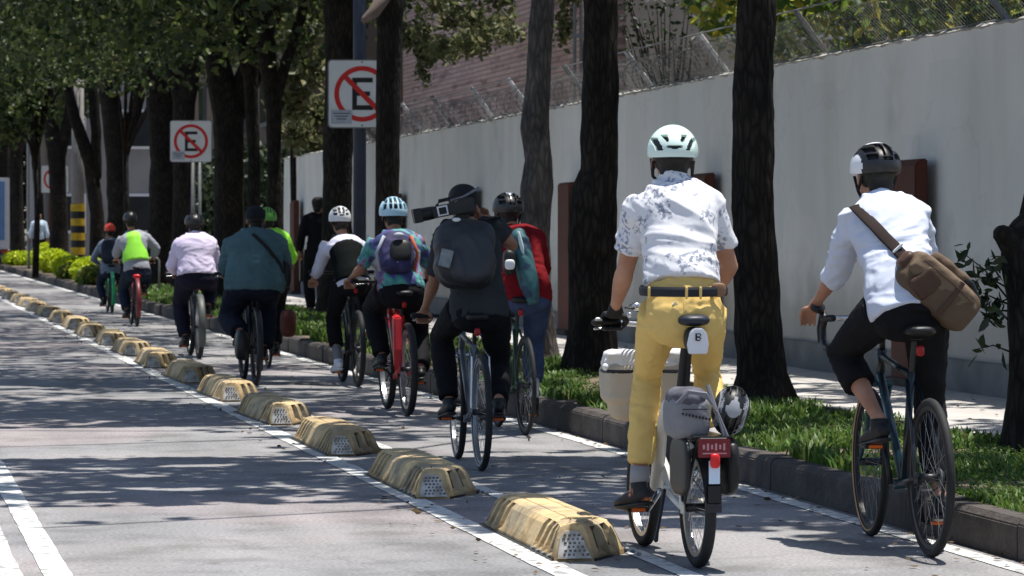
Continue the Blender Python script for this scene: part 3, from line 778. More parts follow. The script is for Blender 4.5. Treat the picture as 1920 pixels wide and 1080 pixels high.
# trees behind the wall on the right
for k, (x_, y_, zc, r_, lab) in enumerate([(10.4, 33.5, 4.4, 2.5, 'garden tree with green and yellow leaves behind the wall, above the thick black trunk'), (10.2, 27.6, 4.0, 2.4, 'garden tree with yellowing leaves behind the wall, above the rider with the brown bag'), (11.8, 30.5, 4.6, 2.8, 'taller garden tree set back behind the wall'), (11.4, 24.5, 3.9, 2.4, 'garden tree behind the wall at the upper right corner'), (12.6, 38.5, 4.8, 2.8, 'garden tree behind the wall beside the beige building'), (14.5, 33.5, 5.0, 3.2, 'deep green garden tree farthest back behind the wall'), (15, 29, 4.5, 3, 'dense garden tree far back behind the wall near the right edge')]):
    t = thing('garden_tree', lab, 'tree', (x_, y_, 0.2), 0, 'garden trees behind the wall')
    b = MB(); b.tube([(0, 0, 0), (0.1, 0, 1.6), (-0.1, 0.1, zc)], [0.16, 0.13, 0.07], 9)
    for q in range(9):
        g = q * 2.4; e = (r_ * 0.8 * cos(g), r_ * 0.8 * sin(g), zc - 0.2 + 0.9 * sin(q * 1.7)); b.tube([(0, 0, 1.9 + 0.1 * q), (e[0] * .5, e[1] * .5, zc - 0.6), e], [0.06, 0.04, 0.012], 5)
    b.build('trunk', M_bark2, t, smooth=True)
    pts = crown_pts((x_, y_, zc), (r_, r_, 1.9 if k < 5 else 2.6), 9000, False)
    leaves('crown', np.array(pts) - np.array((x_, y_, 0.2)), 0.085, M_leafb if k != 5 else M_leafd, t)
# twigs above the razor wire near the beige building
ex = []; c0 = PZ(1215, 60, 41)
t = thing('bare_shrub', 'twiggy half bare shrub behind the razor wire by the beige building', 'shrub', (c0.x + .3, c0.y, 0.2))
b = MB()
for k in range(26):
    e = PZ(random.uniform(1165, 1300), random.uniform(-20, 100), 41) - t.location
    b.tube([(random.uniform(-.1, .1), 0, 2.2), (e.x * 0.6, random.uniform(-.2, .2), e.z * 0.8), e], [0.014, 0.009, 0.003], 4)
    for q in range(10): ex.append((e.x + random.gauss(0, .09), e.y + random.gauss(0, .1), e.z + random.gauss(0, .09)))
b.tube([(0, 0, 0), (0, 0, 2.3)], [0.06, 0.04], 7); b.build('twigs', M_bark, t); leaves('foliage', ex, 0.045, M_leafd, t)

# dark tall hedge beyond the wall's end and far trees closing the view
def hedge(name, label, x0, x1_, ya_, yb_, h, n, size, leaf, cat='hedge'):
    t = thing(name, label, cat, ((x0 + x1_) / 2, (ya_ + yb_) / 2, 0.0))
    c = np.array(t.location)
    b = MB(); m = 24
    for k in range(m):
        yy = ya_ + (yb_ - ya_) * (k + .5) / m - c[1]; b.tube([(0, yy, 0), (random.uniform(-.2, .2), yy, h * 0.8)], [0.05, 0.02], 5)
    b.build('stems', M_bark, t)
    pts = np.stack([rng.uniform(x0, x1_, n), rng.uniform(ya_, yb_, n), rng.uniform(0.1, h, n)], 1)
    pts[:, 2] *= np.array([0.85 + 0.25 * noise.noise((p[0], p[1] * 0.7, 0)) for p in pts])
    leaves('foliage', pts - c, size, leaf, t)
hedge('tall_hedge', 'tall dark hedge beyond the end of the grey wall', 7.9, 9.2, 67, 92, 3.4, 15000, 0.15, M_leafd)
far = []
for i in range(9):
    x_ = -14 + 5.2 * i; y_ = 150 + 9 * (i % 3)
    t = thing('background_tree', ['far left', 'second', 'third', 'fourth', 'fifth', 'sixth', 'seventh', 'eighth', 'far right'][i] + ' dark tree of the belt closing the street, counted from the left', 'tree', (x_, y_, 0), 0, 'dark trees closing the far end of the street')
    b = MB(); b.tube([(0, 0, 0), (0.2, 0, 4), (0, 0, 9)], [0.35, 0.28, 0.12], 8); b.build('trunk', M_bark, t, smooth=True)
    n = 5200; v = rng.normal(size=(n, 3)); v /= np.linalg.norm(v, axis=1)[:, None]; v *= (rng.random(n) ** 0.4)[:, None]
    leaves('crown', v * np.array([4.2, 3.4, 6.5]) + np.array([0, 0, 6.9]), 0.34, M_leafd, t)

# lime shrubs in the strip
for i, (px, py, Z, r, lab) in enumerate([(168, 505, 80, .38, 'nearest clipped lime yellow shrub left of the red helmeted cyclist'), (180, 520, 77, .40, 'dark green lower shrub in front of the nearest lime shrub'), (128, 498, 92, .40, 'lime shrub of middle distance beside the banded pole'), (100, 488, 98, .42, 'bright lime shrub third from the cyclist'), (84, 480, 104, .36, 'small lime shrub behind the bright ones'), (38, 483, 118, .55, 'lime shrub farthest left beside the truck'), (135, 515, 86, .34, 'dark green shrub at the kerb corner')]):
    c = PZ(px, py, Z); lime = 'lime' in lab.split('shrub')[0]
    t = thing('clipped_shrub', lab, 'shrub', (c.x, c.y, 0.15), 0, 'low shrubs along the far planting strip')
    n = 1500; v = rng.normal(size=(n, 3)); v /= np.linalg.norm(v, axis=1)[:, None]; v *= (rng.random(n) ** 0.25)[:, None]
    hz = c.z - 0.15; leaves('foliage', v * np.array([r * 1.15, r * 1.3, max(hz, .3) * 0.98]) + np.array([0, 0, hz * 0.9]), 0.075, M_leafy if lime else M_leafb, t)
    MB().tube([(0, 0, 0), (0, 0, hz)], [0.05, 0.02], 6).build('stem', M_bark, t)
# ================================================================== STREET FURNITURE
M_red = mat('sign_red', (0.52, 0.02, 0.02), 0.5, 0.06, 8)
M_signw = mat('sign_white', (0.62, 0.63, 0.64), 0.45, 0.05, 5)
M_blk = mat('sign_black', (0.012, 0.012, 0.014), 0.5, 0.1, 8)
def rrect(w_, h, r, n=5):
    out = []
    for cx_, cz_, a0 in ((w_ / 2 - r, h / 2 - r, 0), (-w_ / 2 + r, h / 2 - r, 90), (-w_ / 2 + r, -h / 2 + r, 180), (w_ / 2 - r, -h / 2 + r, 270)):
        for k in range(n + 1):
            a = R(a0 + 90 * k / n); out.append((cx_ + r * cos(a), cz_ + r * sin(a)))
    return out
def sign(label, px, py, Z, size, posts, sticker=True, rz=0):
    c = PZ(px, py, Z)
    t = thing('no_parking_sign', label, 'sign', (c.x, c.y, 0.165), -TH * 0.7 + rz, 'no parking signs along the strip')
    zc = c.z - 0.165; s = size
    def sh(poly): return [(a, b_ + zc) for a, b_ in poly]
    pnl = MB().prism(sh(rrect(s, s, s * 0.06)), -0.006, 0.0).build('panel', M_grey, t)
    MB().prism(sh(rrect(s * 0.965, s * 0.965, s * 0.05)), -0.010, -0.0065).build('face', M_signw, pnl)
    # ring
    b = MB(); n = 48; ro, ri = s * 0.405, s * 0.335; vs = []
    for k in range(n):
        a = 2 * pi * k / n
        for r_, y_ in ((ro, -0.013), (ri, -0.013), (ri, -0.0105), (ro, -0.0105)): vs.append((r_ * cos(a), y_, zc + r_ * sin(a)))
    b.add(vs, [(4 * k + j, 4 * k + (j + 1) % 4, 4 * ((k + 1) % n) + (j + 1) % 4, 4 * ((k + 1) % n) + j) for k in range(n) for j in range(4)])
    b.build('ring', M_red, t)
    b = MB(); u = s
    for (x0, x1_, z0, z1) in ((-.145, -.075, -.235, .235), (-.075, .155, .165, .235), (-.075, .155, -.235, -.165), (-.075, .115, -.03, .035)):
        b.box(((x0 + x1_) / 2 * u, -0.0117, zc + (z0 + z1) / 2 * u), ((x1_ - x0) * u, 0.0022, (z1 - z0) * u))
    b.build('letter', M_blk, t)
    b = MB(); Mr = Matrix.Rotation(R(45), 3, 'Y'); b.box((0, -0.0148, zc), (s * 0.70, 0.002, s * 0.072), Mr); b.build('slash', M_red, t)
    if sticker:
        st = MB().box((-s * 0.30, -0.0172, zc - s * 0.335), (s * 0.30, 0.002, s * 0.20)).build('sticker', mat('sticker_grey', (0.36, 0.39, 0.45), 0.6, 0.1, 8), t)
        b = MB()
        for k in range(3):
            b.box((-s * 0.30, -0.0188, zc - s * (0.285 + 0.04 * k)), (s * 0.24 * (1 - .2 * k), 0.001, s * 0.012))
        b.build('fine_print', M_blk, st)
    for dx, r_, top, m in posts:
        MB().tube([(dx, 0.03 + r_, 0), (dx, 0.03 + r_, top)], r_, 12).build('post', m, t, smooth=True)
    for dz in (-0.25, 0.25):
        MB().box((0, 0.02, zc + dz * s), (s * 0.7, 0.026, 0.04)).build('bracket', M_grey, t)
    for dz in (-0.46, 0.46):
        MB().sup((0, -0.011, zc + dz * s), (0.012, 0.006, 0.012)).build('bolt', M_grey, t)
    return t
sign('large square no parking sign on a dark blue pole, partly hidden by a trunk', 679, 176, 43.8, 0.87, [(-0.03, 0.082, 6.5, M_pole)])
sign('smaller looking no parking sign on twin thin posts in front of dark trunks', 358, 265, 63.5, 0.77, [(0.035, 0.035, 2.75, M_grey), (0.16, 0.028, 2.75, M_gal)])
sign('farthest no parking sign, mostly hidden by a trunk on the left', 103, 336, 106, 0.85, [(0.0, 0.03, 2.8, M_grey)], False)

c = PZ(54, 430, 108)
t = thing('lamp_post', 'slim grey lamp post behind the leftmost lime shrub', 'lamp post', (c.x, c.y, 0.15))
MB().tube([(0, 0, 0), (0, 0, 4.6)], [0.045, 0.032], 8).build('pole', M_grey, t)
MB().sup((0, -0.02, 4.75), (0.16, 0.16, 0.18), p=2.6).build('lantern', M_grey, t, smooth=True)
MB().sup((0, -0.05, 1.12), (0.05, 0.04, 0.05), p=4).build('tag_plate', M_signw, t)
c = PZ(146, 430, 96)
t = thing('utility_pole', 'concrete utility pole with yellow and black bands near its foot', 'pole', (c.x, c.y, 0.15), 0)
MB().tube([(0, 0, 0), (0, 0, 5.8)], [0.19, 0.16], 16).build('shaft', mat('pole_concrete', (0.20, 0.19, 0.185), 0.9, 0.15, 4, bump=.3), t, smooth=True)
for k in range(8):
    z0 = 0.35 + k * 0.2
    MB().tube([(0, 0, z0), (0, 0, z0 + 0.2)], 0.199, 16).build('yellow_band' if k % 2 else 'black_band', mat('band_yellow', (0.45, 0.30, 0.02), 0.7, 0.25, 8) if k % 2 else M_blk, t)
c = PZ(285, 550, 63)
t = thing('bike_stand', 'thin metal hoop stand behind the cyclist with the lime vest', 'bike stand', (c.x, c.y, 0.15))
MB().tube([(-.13, 0, 0), (-.13, 0, .68), (-.09, 0, .73), (.09, 0, .73), (.13, 0, .68), (.13, 0, 0)], 0.018, 8).build('hoop', M_gal, t, smooth=True)
MB().sup((.1, -.03, .08), (.035, .02, .035)).build('reflector', M_signw, t)
# dark slab post between trunks (behind the trunk bases)
# truck at the left edge
c = PZ(18, 430, 121)
t = thing('box_truck', 'box truck with blue and white rear at the left edge', 'truck', (c.x - 1.15, c.y, 0))
M_tr = mat('truck_white', (0.5, 0.5, 0.52), 0.5, 0.06, 3)
MB().box((0, 3.0, 1.95), (2.3, 6.0, 2.5)).build('box', M_tr, t, bevel=0.02)
MB().box((0, -0.02, 2.05), (1.95, 0.05, 2.05)).build('rear_door', mat('truck_blue', (0.10, 0.19, 0.38), 0.5, 0.1, 2), t)
for s_ in (-1, 1):
    MB().box((s_ * 0.98, -0.04, 0.62), (0.22, 0.08, 0.12)).build('tail_light', mat('tail_red', (0.35, 0.03, 0.02), 0.4), t)
    for yy in (1.2, 6.6):
        wl = MB().tube([(s_ * 1.05 - .13, yy, .42), (s_ * 1.05 + .13, yy, .42)], 0.42, 20).build('wheel', M_black, t)
        MB().tube([(s_ * 1.05 - .135, yy, .42), (s_ * 1.05 + .135, yy, .42)], 0.2, 14).build('rim', M_grey, wl)
MB().box((0, -0.05, 0.45), (2.2, 0.12, 0.14)).build('bumper', M_grey, t)
MB().box((0, 3.3, 0.66), (0.9, 7.4, 0.16)).build('chassis', M_black, t)
MB().sup((0, 6.95, 1.35), (1.05, 0.85, 0.95), p=6).build('cab', M_tr, t, smooth=True)

# ---- lane separator blocks
def blockmat(): 
    m = bpy.data.materials.new('worn_yellow'); m.use_nodes = True
    n = m.node_tree.nodes; l = m.node_tree.links; p = n['Principled BSDF']; p.inputs['Roughness'].default_value = 0.8
    tc = n.new('ShaderNodeTexCoord'); oi = n.new('ShaderNodeObjectInfo')
    vm = n.new('ShaderNodeVectorMath'); vm.operation = 'ADD'
    cb_ = n.new('ShaderNodeCombineXYZ'); ml = n.new('ShaderNodeMath'); ml.operation = 'MULTIPLY'; ml.inputs[1].default_value = 37
    l.new(oi.outputs['Random'], ml.inputs[0]); l.new(ml.outputs[0], cb_.inputs['Z']); l.new(tc.outputs['Object'], vm.inputs[0]); l.new(cb_.outputs[0], vm.inputs[1])
    def nz(s_, d=6):
        q = n.new('ShaderNodeTexNoise'); q.inputs['Scale'].default_value = s_; q.inputs['Detail'].default_value = d; l.new(vm.outputs[0], q.inputs['Vector']); return q
    r0 = n.new('ShaderNodeValToRGB'); r0.color_ramp.elements[0].color = (0.42, 0.31, 0.16, 1); r0.color_ramp.elements[1].color = (0.62, 0.46, 0.24, 1); l.new(oi.outputs['Random'], r0.inputs[0])
    z1 = nz(4.5); r1 = n.new('ShaderNodeValToRGB'); r1.color_ramp.elements[0].position = .46; r1.color_ramp.elements[1].position = .62; l.new(z1.outputs[0], r1.inputs[0])
    x1 = n.new('ShaderNodeMixRGB'); l.new(r1.outputs[0], x1.inputs[0]); l.new(r0.outputs[0], x1.inputs[1]); x1.inputs[2].default_value = (0.32, 0.26, 0.17, 1)
    z2 = nz(14, 8); r2 = n.new('ShaderNodeValToRGB'); r2.color_ramp.elements[0].position = .36; r2.color_ramp.elements[1].position = .5
    r2.color_ramp.elements[0].color = (.62, .57, .50, 1); r2.color_ramp.elements[1].color = (1, 1, 1, 1); l.new(z2.outputs[0], r2.inputs[0])
    x2 = n.new('ShaderNodeMixRGB'); x2.blend_type = 'MULTIPLY'; x2.inputs[0].default_value = 0.8; l.new(x1.outputs[0], x2.inputs[1]); l.new(r2.outputs[0], x2.inputs[2])
    # road grime splashed up the sides
    sx = n.new('ShaderNodeSeparateXYZ'); l.new(tc.outputs['Object'], sx.inputs[0])
    a = n.new('ShaderNodeMath'); a.operation = 'ADD'; z3 = nz(9); s3 = n.new('ShaderNodeMath'); s3.operation = 'MULTIPLY'; s3.inputs[1].default_value = 0.14
    l.new(z3.outputs[0], s3.inputs[0]); l.new(s3.outputs[0], a.inputs[0]); l.new(sx.outputs['Z'], a.inputs[1])
    r3 = n.new('ShaderNodeValToRGB'); r3.color_ramp.elements[0].position = .075; r3.color_ramp.elements[1].position = .14
    r3.color_ramp.elements[0].color = (.38, .33, .27, 1); r3.color_ramp.elements[1].color = (1, 1, 1, 1); l.new(a.outputs[0], r3.inputs[0])
    x3 = n.new('ShaderNodeMixRGB'); x3.blend_type = 'MULTIPLY'; x3.inputs[0].default_value = .9; l.new(x2.outputs[0], x3.inputs[1]); l.new(r3.outputs[0], x3.inputs[2])
    l.new(x3.outputs[0], p.inputs['Base Color'])
    bp = n.new('ShaderNodeBump'); bp.inputs['Strength'].default_value = .5; bp.inputs['Distance'].default_value = .006; l.new(nz(60).outputs[0], bp.inputs['Height']); l.new(bp.outputs[0], p.inputs['Normal'])
    return m
M_blkY = blockmat()
M_plate = mat('plate_white', (0.60, 0.58, 0.55), 0.6, 0.1, 16, c2=(0.30, 0.27, 0.23), thr=(.42, .66))
def block_mesh(sd=0):
    Lh = 0.92
    ys = [-Lh]
    y = -Lh + 0.015
    slots = []
    for s_ in (-1, 1):
        for k in range(4): slots.append(s_ * (0.82 - 0.125 * k))
    allY = {-Lh, -Lh + 0.05, Lh - 0.05, Lh, -Lh + .12, Lh - .12}
    for q in slots:
        for d in (-0.040, -0.036, 0.036, 0.040): allY.add(round(q + d, 4))
    for k in range(-6, 7): allY.add(round(k * 0.06, 4))
    allY = {y_ for y_ in allY if not any(.0005 < abs(abs(y_ - q) - .038) < .003 and abs(abs(y_ - q) - .036) > 1e-6 and abs(abs(y_ - q) - .040) > 1e-6 for q in slots)}
    allY = sorted(allY)
    XS = .95
    prof = [(-.205, 0), (-.200, .022), (-.186, .045), (-.165, .085), (-.146, .120), (-.122, .142), (-.09, .152), (-.062, .153), (-.056, .144), (-.050, .153), (0, .154), (.050, .153), (.056, .144), (.062, .153), (.09, .152), (.122, .142), (.146, .120), (.165, .085), (.186, .045), (.200, .022), (.205, 0)]
    vs = []; K = len(prof)
    for y in allY:
        ins = any(abs(y - q) < 0.038 for q in slots)
        e = max(0, (abs(y) - (Lh - .12)) / .12)
        e2 = max(0, (-y - (Lh - .34)) / .34)
        for i, (x, z) in enumerate(prof):
            xx = x * XS * (1 - 0.28 * e * (1 if x > 0 else 0.35))
            if e2: xx = x * XS * (1 - e2) + (-.105 + .42 * x) * e2
            if ins and 0.03 < z < 0.125: xx -= math.copysign(.040 if x < 0 or y > -.6 else .026, x)
            yy = y - math.copysign(z * 0.30 * e, y) if e else y
            nn = noise.noise_vector((x * 9 + sd * 5, y * 5, z * 9)) * .0025
            chip = max(0, noise.noise((x * 6 + sd * 9, y * 4.5, 3)) - .45) * .03 if z > .1 else 0
            vs.append((xx + nn.x - math.copysign(chip, x), yy + (nn.y if abs(y) < Lh else 0), max(0, z + (nn.z - chip if z > .03 else 0))))
    b = MB(); fs = []
    for j in range(len(allY) - 1):
        for i in range(K - 1): fs.append((j * K + i, j * K + i + 1, (j + 1) * K + i + 1, (j + 1) * K + i))
        fs.append((j * K + K - 1, j * K, (j + 1) * K, (j + 1) * K + K - 1))
    fs += [tuple(range(K)), tuple((len(allY) - 1) * K + i for i in range(K))]
    b.add(vs, fs)
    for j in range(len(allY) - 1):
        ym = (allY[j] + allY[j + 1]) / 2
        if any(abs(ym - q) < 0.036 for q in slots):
            for i in (2, 3, 4, K - 6, K - 5, K - 4): b.mi[j * K + i] = 1  # slot faces take the second material, a darker brown than the block
    return b
def endplate(s_):
    b = MB(); Lh = 0.92
    poly = [(-.176, .014), (-.160, .100), (-.140, .128), (-.084, .128), (-.066, .100), (-.030, .014)] if s_ < 0 else [(-.13, .016), (-.10, .105), (-.08, .126), (.08, .126), (.10, .105), (.13, .016)]
    o = len(b.v); vs = []
    for dd in (0.002, 0.010):
        for x, z in poly: vs.append((x * (1 if s_ < 0 else 1), s_ * (Lh + dd - z * 0.30), z))
    n = len(poly); b.add(vs, [tuple(range(n)), tuple(range(2 * n - 1, n - 1, -1))] + [(i, i + n, (i + 1) % n + n, (i + 1) % n) for i in range(n)])
    return b
def studs(s_):
    b = MB(); rr = random.Random(3); Lh = .92
    for r_ in range(6):
        for c_ in range(7):
            z = .030 + r_ * .016; x = -.166 + c_ * .020 + (r_ % 2) * .006
            if s_ > 0: x = x * 1.4 + .14
            if abs(x + (.104 if s_ < 0 else 0)) > (.066 if s_ < 0 else .11) - z * .22: continue
            if rr.random() < .15: continue
            b.box((x, s_ * (Lh + .0115 - z * .30), z), (.006 + .006 * rr.random(), .003, .009))
    return b
orig = None
words_ = ['nearest', 'second nearest', 'third nearest', 'fourth nearest', 'fifth nearest', 'sixth nearest', 'seventh nearest', 'eighth nearest', 'ninth nearest', 'tenth nearest'] + ['eleventh', 'twelfth', 'thirteenth', 'fourteenth', 'fifteenth', 'sixteenth', 'seventeenth', 'eighteenth', 'nineteenth', 'twentieth', 'twenty first', 'twenty second', 'twenty third', 'twenty fourth', 'twenty fifth']
y = 14.3 + 0.92
for i in range(25):
    lab = words_[i] + (' worn yellow ribbed block of the row separating the bike lane' if i < 10 else ' yellow separator block of the bike lane row, counted from the camera')
    loc = ((3.075, 3.03, 3.03, 3.04)[i] if i < 4 else 3.05 + random.uniform(-.02, .02), y, 0.0)
    if i == 0:
        t = thing('separator_block', lab, 'lane separator', loc, R(-0.6), 'yellow blocks separating the bike lane')
        block_mesh().build('body', [M_blkY, mat('slot_brown', (.085, .068, .05), .95, .3, 20)], t)
        MB().prism([(-.200, -.915), (-.205, .90), (.200, .90), (.205, -.55), (-.008, -.915)], 0.001, 0.012, ax=2).build('rubber_base', M_black, t)
        for s_ in (-1, 1):
            pl = endplate(s_).build('end_plate', M_plate, t); studs(s_).build('studs', mat('stud_grey', (.13, .125, .13), .7, .3, 30), pl)
        b = MB()
        for k in range(4):
            for s_ in (-1, 1): b.sup((s_ * .196, -.82 + .125 * k, .018), (.012, .012, .008), nu=8, nv=5)
        b.build('anchor_bolts', M_gal, t)
        orig = t; variants = []
        for sd in (1, 2, 3):
            v_ = block_mesh(sd).build('body', [M_blkY, MATS['slot_brown']], None); variants.append(v_.data); bpy.data.objects.remove(v_)
    else:
        t = orig.copy(); col.objects.link(t); t.location = loc; t.rotation_euler = (0, 0, R(random.uniform(-1.8, 1.8))); t['label'] = lab
        for ch in orig.children:
            c_ = ch.copy(); col.objects.link(c_); c_.parent = t
            if c_.name.startswith('body') and i % 4: c_.data = variants[i % 4 - 1]
            for g in ch.children:
                d = g.copy(); col.objects.link(d); d.parent = c_
    y += 3.44 if i < 9 else 3.5
# ================================================================== BICYCLES AND RIDERS
M_tyre = mat('tyre_rubber', (0.018, 0.018, 0.019), 0.75, 0.2, 20)
M_rimb = mat('rim_black', (0.02, 0.02, 0.022), 0.4, 0.2, 10)
M_rims = mat('rim_silver', (0.45, 0.46, 0.48), 0.3, 0.1, 10, metal=0.8)
M_chr = mat('bright_metal', (0.55, 0.56, 0.58), 0.25, 0.1, 12, metal=0.85)
M_dk = mat('dark_metal', (0.03, 0.03, 0.033), 0.4, 0.2, 12, metal=0.4)
M_skin = mat('skin', (0.30, 0.14, 0.085), 0.55, 0.10, 9, c2=(0.36, 0.19, 0.12), bump=0.3, bscale=90, bdist=0.003, detail=9)
M_skin2 = mat('skin_tan', (0.36, 0.165, 0.10), 0.55, 0.10, 9, c2=(0.44, 0.24, 0.16), bump=0.3, bscale=90, bdist=0.003, detail=9)
M_hair = mat('hair_black', (0.008, 0.007, 0.006), 0.5, 0.4, 60, bump=0.6, bscale=160, bdist=0.004)
M_strap = mat('strap', (0.012, 0.012, 0.012), 0.7, 0.1, 10)
def cloth(name, c, var=0.1, sc_=5, c2=None, thr=None, rough=0.85, bump=0.35):
    return mat(name, c, rough, var, sc_, c2=c2, bump=bump, bscale=22, bdist=0.006, thr=thr, spec=.10)

def L(T, px, py, yl):                    # pixel + distance along the bicycle -> local coordinates
    loc, a = T; h = Vector((-sin(a), cos(a), 0)); r = Vector((cos(a), sin(a), 0))
    d = ray(px, py); t = (yl - (CAM - loc).dot(h)) / d.dot(h)
    q = CAM + d * t - loc
    return Vector((q.dot(r), q.dot(h), q.z))

from mathutils.bvhtree import BVHTree
def onto(obs, T, px, py, off=.006):      # the point of a garment seen at a pixel, lifted off its surface (local coordinates)
    loc, a = T; Ri = Matrix.Rotation(-a, 3, 'Z'); o0 = Ri @ (CAM - loc); d = (Ri @ ray(px, py)).normalized(); best = None
    for ob in obs:
        k = ob.name
        if k not in BVH: BVH[k] = BVHTree.FromPolygons([v.co for v in ob.data.vertices], [tuple(p.vertices) for p in ob.data.polygons])
        h = BVH[k].ray_cast(o0, d)
        if h[0] is not None and (best is None or h[3] < best[3]): best = h
    if best is None: return None
    n = best[1] if best[1].dot(d) < 0 else -best[1]
    return best[0] + n * off
BVH = {}
def strap_on(obs, T, pix, w_, th_, name, m, parent, off=.006, n=5, ref=(0, -1, .3)):
    pts = []
    for i in range(len(pix) - 1):
        for k in range(n):
            f = k / n; q = onto(obs, T, pix[i][0] + (pix[i + 1][0] - pix[i][0]) * f, pix[i][1] + (pix[i + 1][1] - pix[i][1]) * f, off)
            if q is not None: pts.append(q)
    q = onto(obs, T, pix[-1][0], pix[-1][1], off)
    if q is not None: pts.append(q)
    pts = [pts[0]] + [(pts[i - 1] + pts[i] * 2 + pts[i + 1]) / 4 for i in range(1, len(pts) - 1)] + [pts[-1]]
    return MB().tube(pts, [(th_, w_)] * len(pts), 8, ref=ref).build(name, m, parent, smooth=True)
def kids(o, *names): return [c for c in o.children if c.name.split('.')[0] in names]

def wheel(root, name, c, r, tw, rimm, steer=0.0, tread=False, side=None, hubm=None, nsp=28):
    M = Matrix.Rotation(steer, 3, 'Z')
    def T_(p): return Vector(c) + M @ Vector(p)
    n = 56
    b = MB(); rt = r - tw
    vs = []; k = 10
    for i in range(n):
        a = 2 * pi * i / n
        for j in range(k):
            g = 2 * pi * j / k
            rr = rt + tw * cos(g) * (1.0 + (0.06 if tread and i % 2 and abs(g) < 1.2 else 0))
            vs.append(T_((tw * 0.95 * sin(g), rr * cos(a), rr * sin(a))))
    b.add(vs, [(i * k + j, i * k + (j + 1) % k, ((i + 1) % n) * k + (j + 1) % k, ((i + 1) % n) * k + j) for i in range(n) for j in range(k)])
    ty = b.build('tyre', M_tyre, None, smooth=True)
    wh = ty; wh.name = name; wh.parent = root
    rr = r - 2 * tw
    b = MB(); vs = []
    for i in range(n):
        a = 2 * pi * i / n
        for x_, q in ((-tw * .62, rr + .004), (-tw * .55, rr - .016), (tw * .55, rr - .016), (tw * .62, rr + .004)):
            vs.append(T_((x_, q * cos(a), q * sin(a))))
    b.add(vs, [(i * 4 + j, i * 4 + (j + 1) % 4, ((i + 1) % n) * 4 + (j + 1) % 4, ((i + 1) % n) * 4 + j) for i in range(n) for j in range(4)])
    b.build('rim', rimm, wh, smooth=False)
    if side is not None:
        b = MB(); vs = []
        for sg in (-1, 1):
            o_ = []
            for i in range(n):
                a = 2 * pi * i / n
                for x_, q in ((sg * tw * .80, rr + .005), (sg * tw * .99, rr + tw * .75)):
                    o_.append(T_((x_ * 1.03, q * cos(a), q * sin(a))))
            b.add(o_, [(i * 2, i * 2 + 1, ((i + 1) % n) * 2 + 1, ((i + 1) % n) * 2) for i in range(n)])
        b.build('tyre_sidewall', side, wh)
    b = MB()
    for i in range(nsp):
        a = 2 * pi * i / nsp; a2 = a + 0.35 * (1 if i % 4 < 2 else -1); s_ = 1 if i % 2 else -1
        b.tube([T_((s_ * .028, .02 * cos(a2), .02 * sin(a2))), T_((0, (rr - .01) * cos(a), (rr - .01) * sin(a)))], 0.0012, 3)
    b.build('spokes', M_chr if rimm is M_rims else M_grey, wh)
    MB().tube([T_((-.05, 0, 0)), T_((.05, 0, 0))], [0.018, 0.018], 10).build('hub', hubm or M_dk, wh, smooth=True)
    return wh

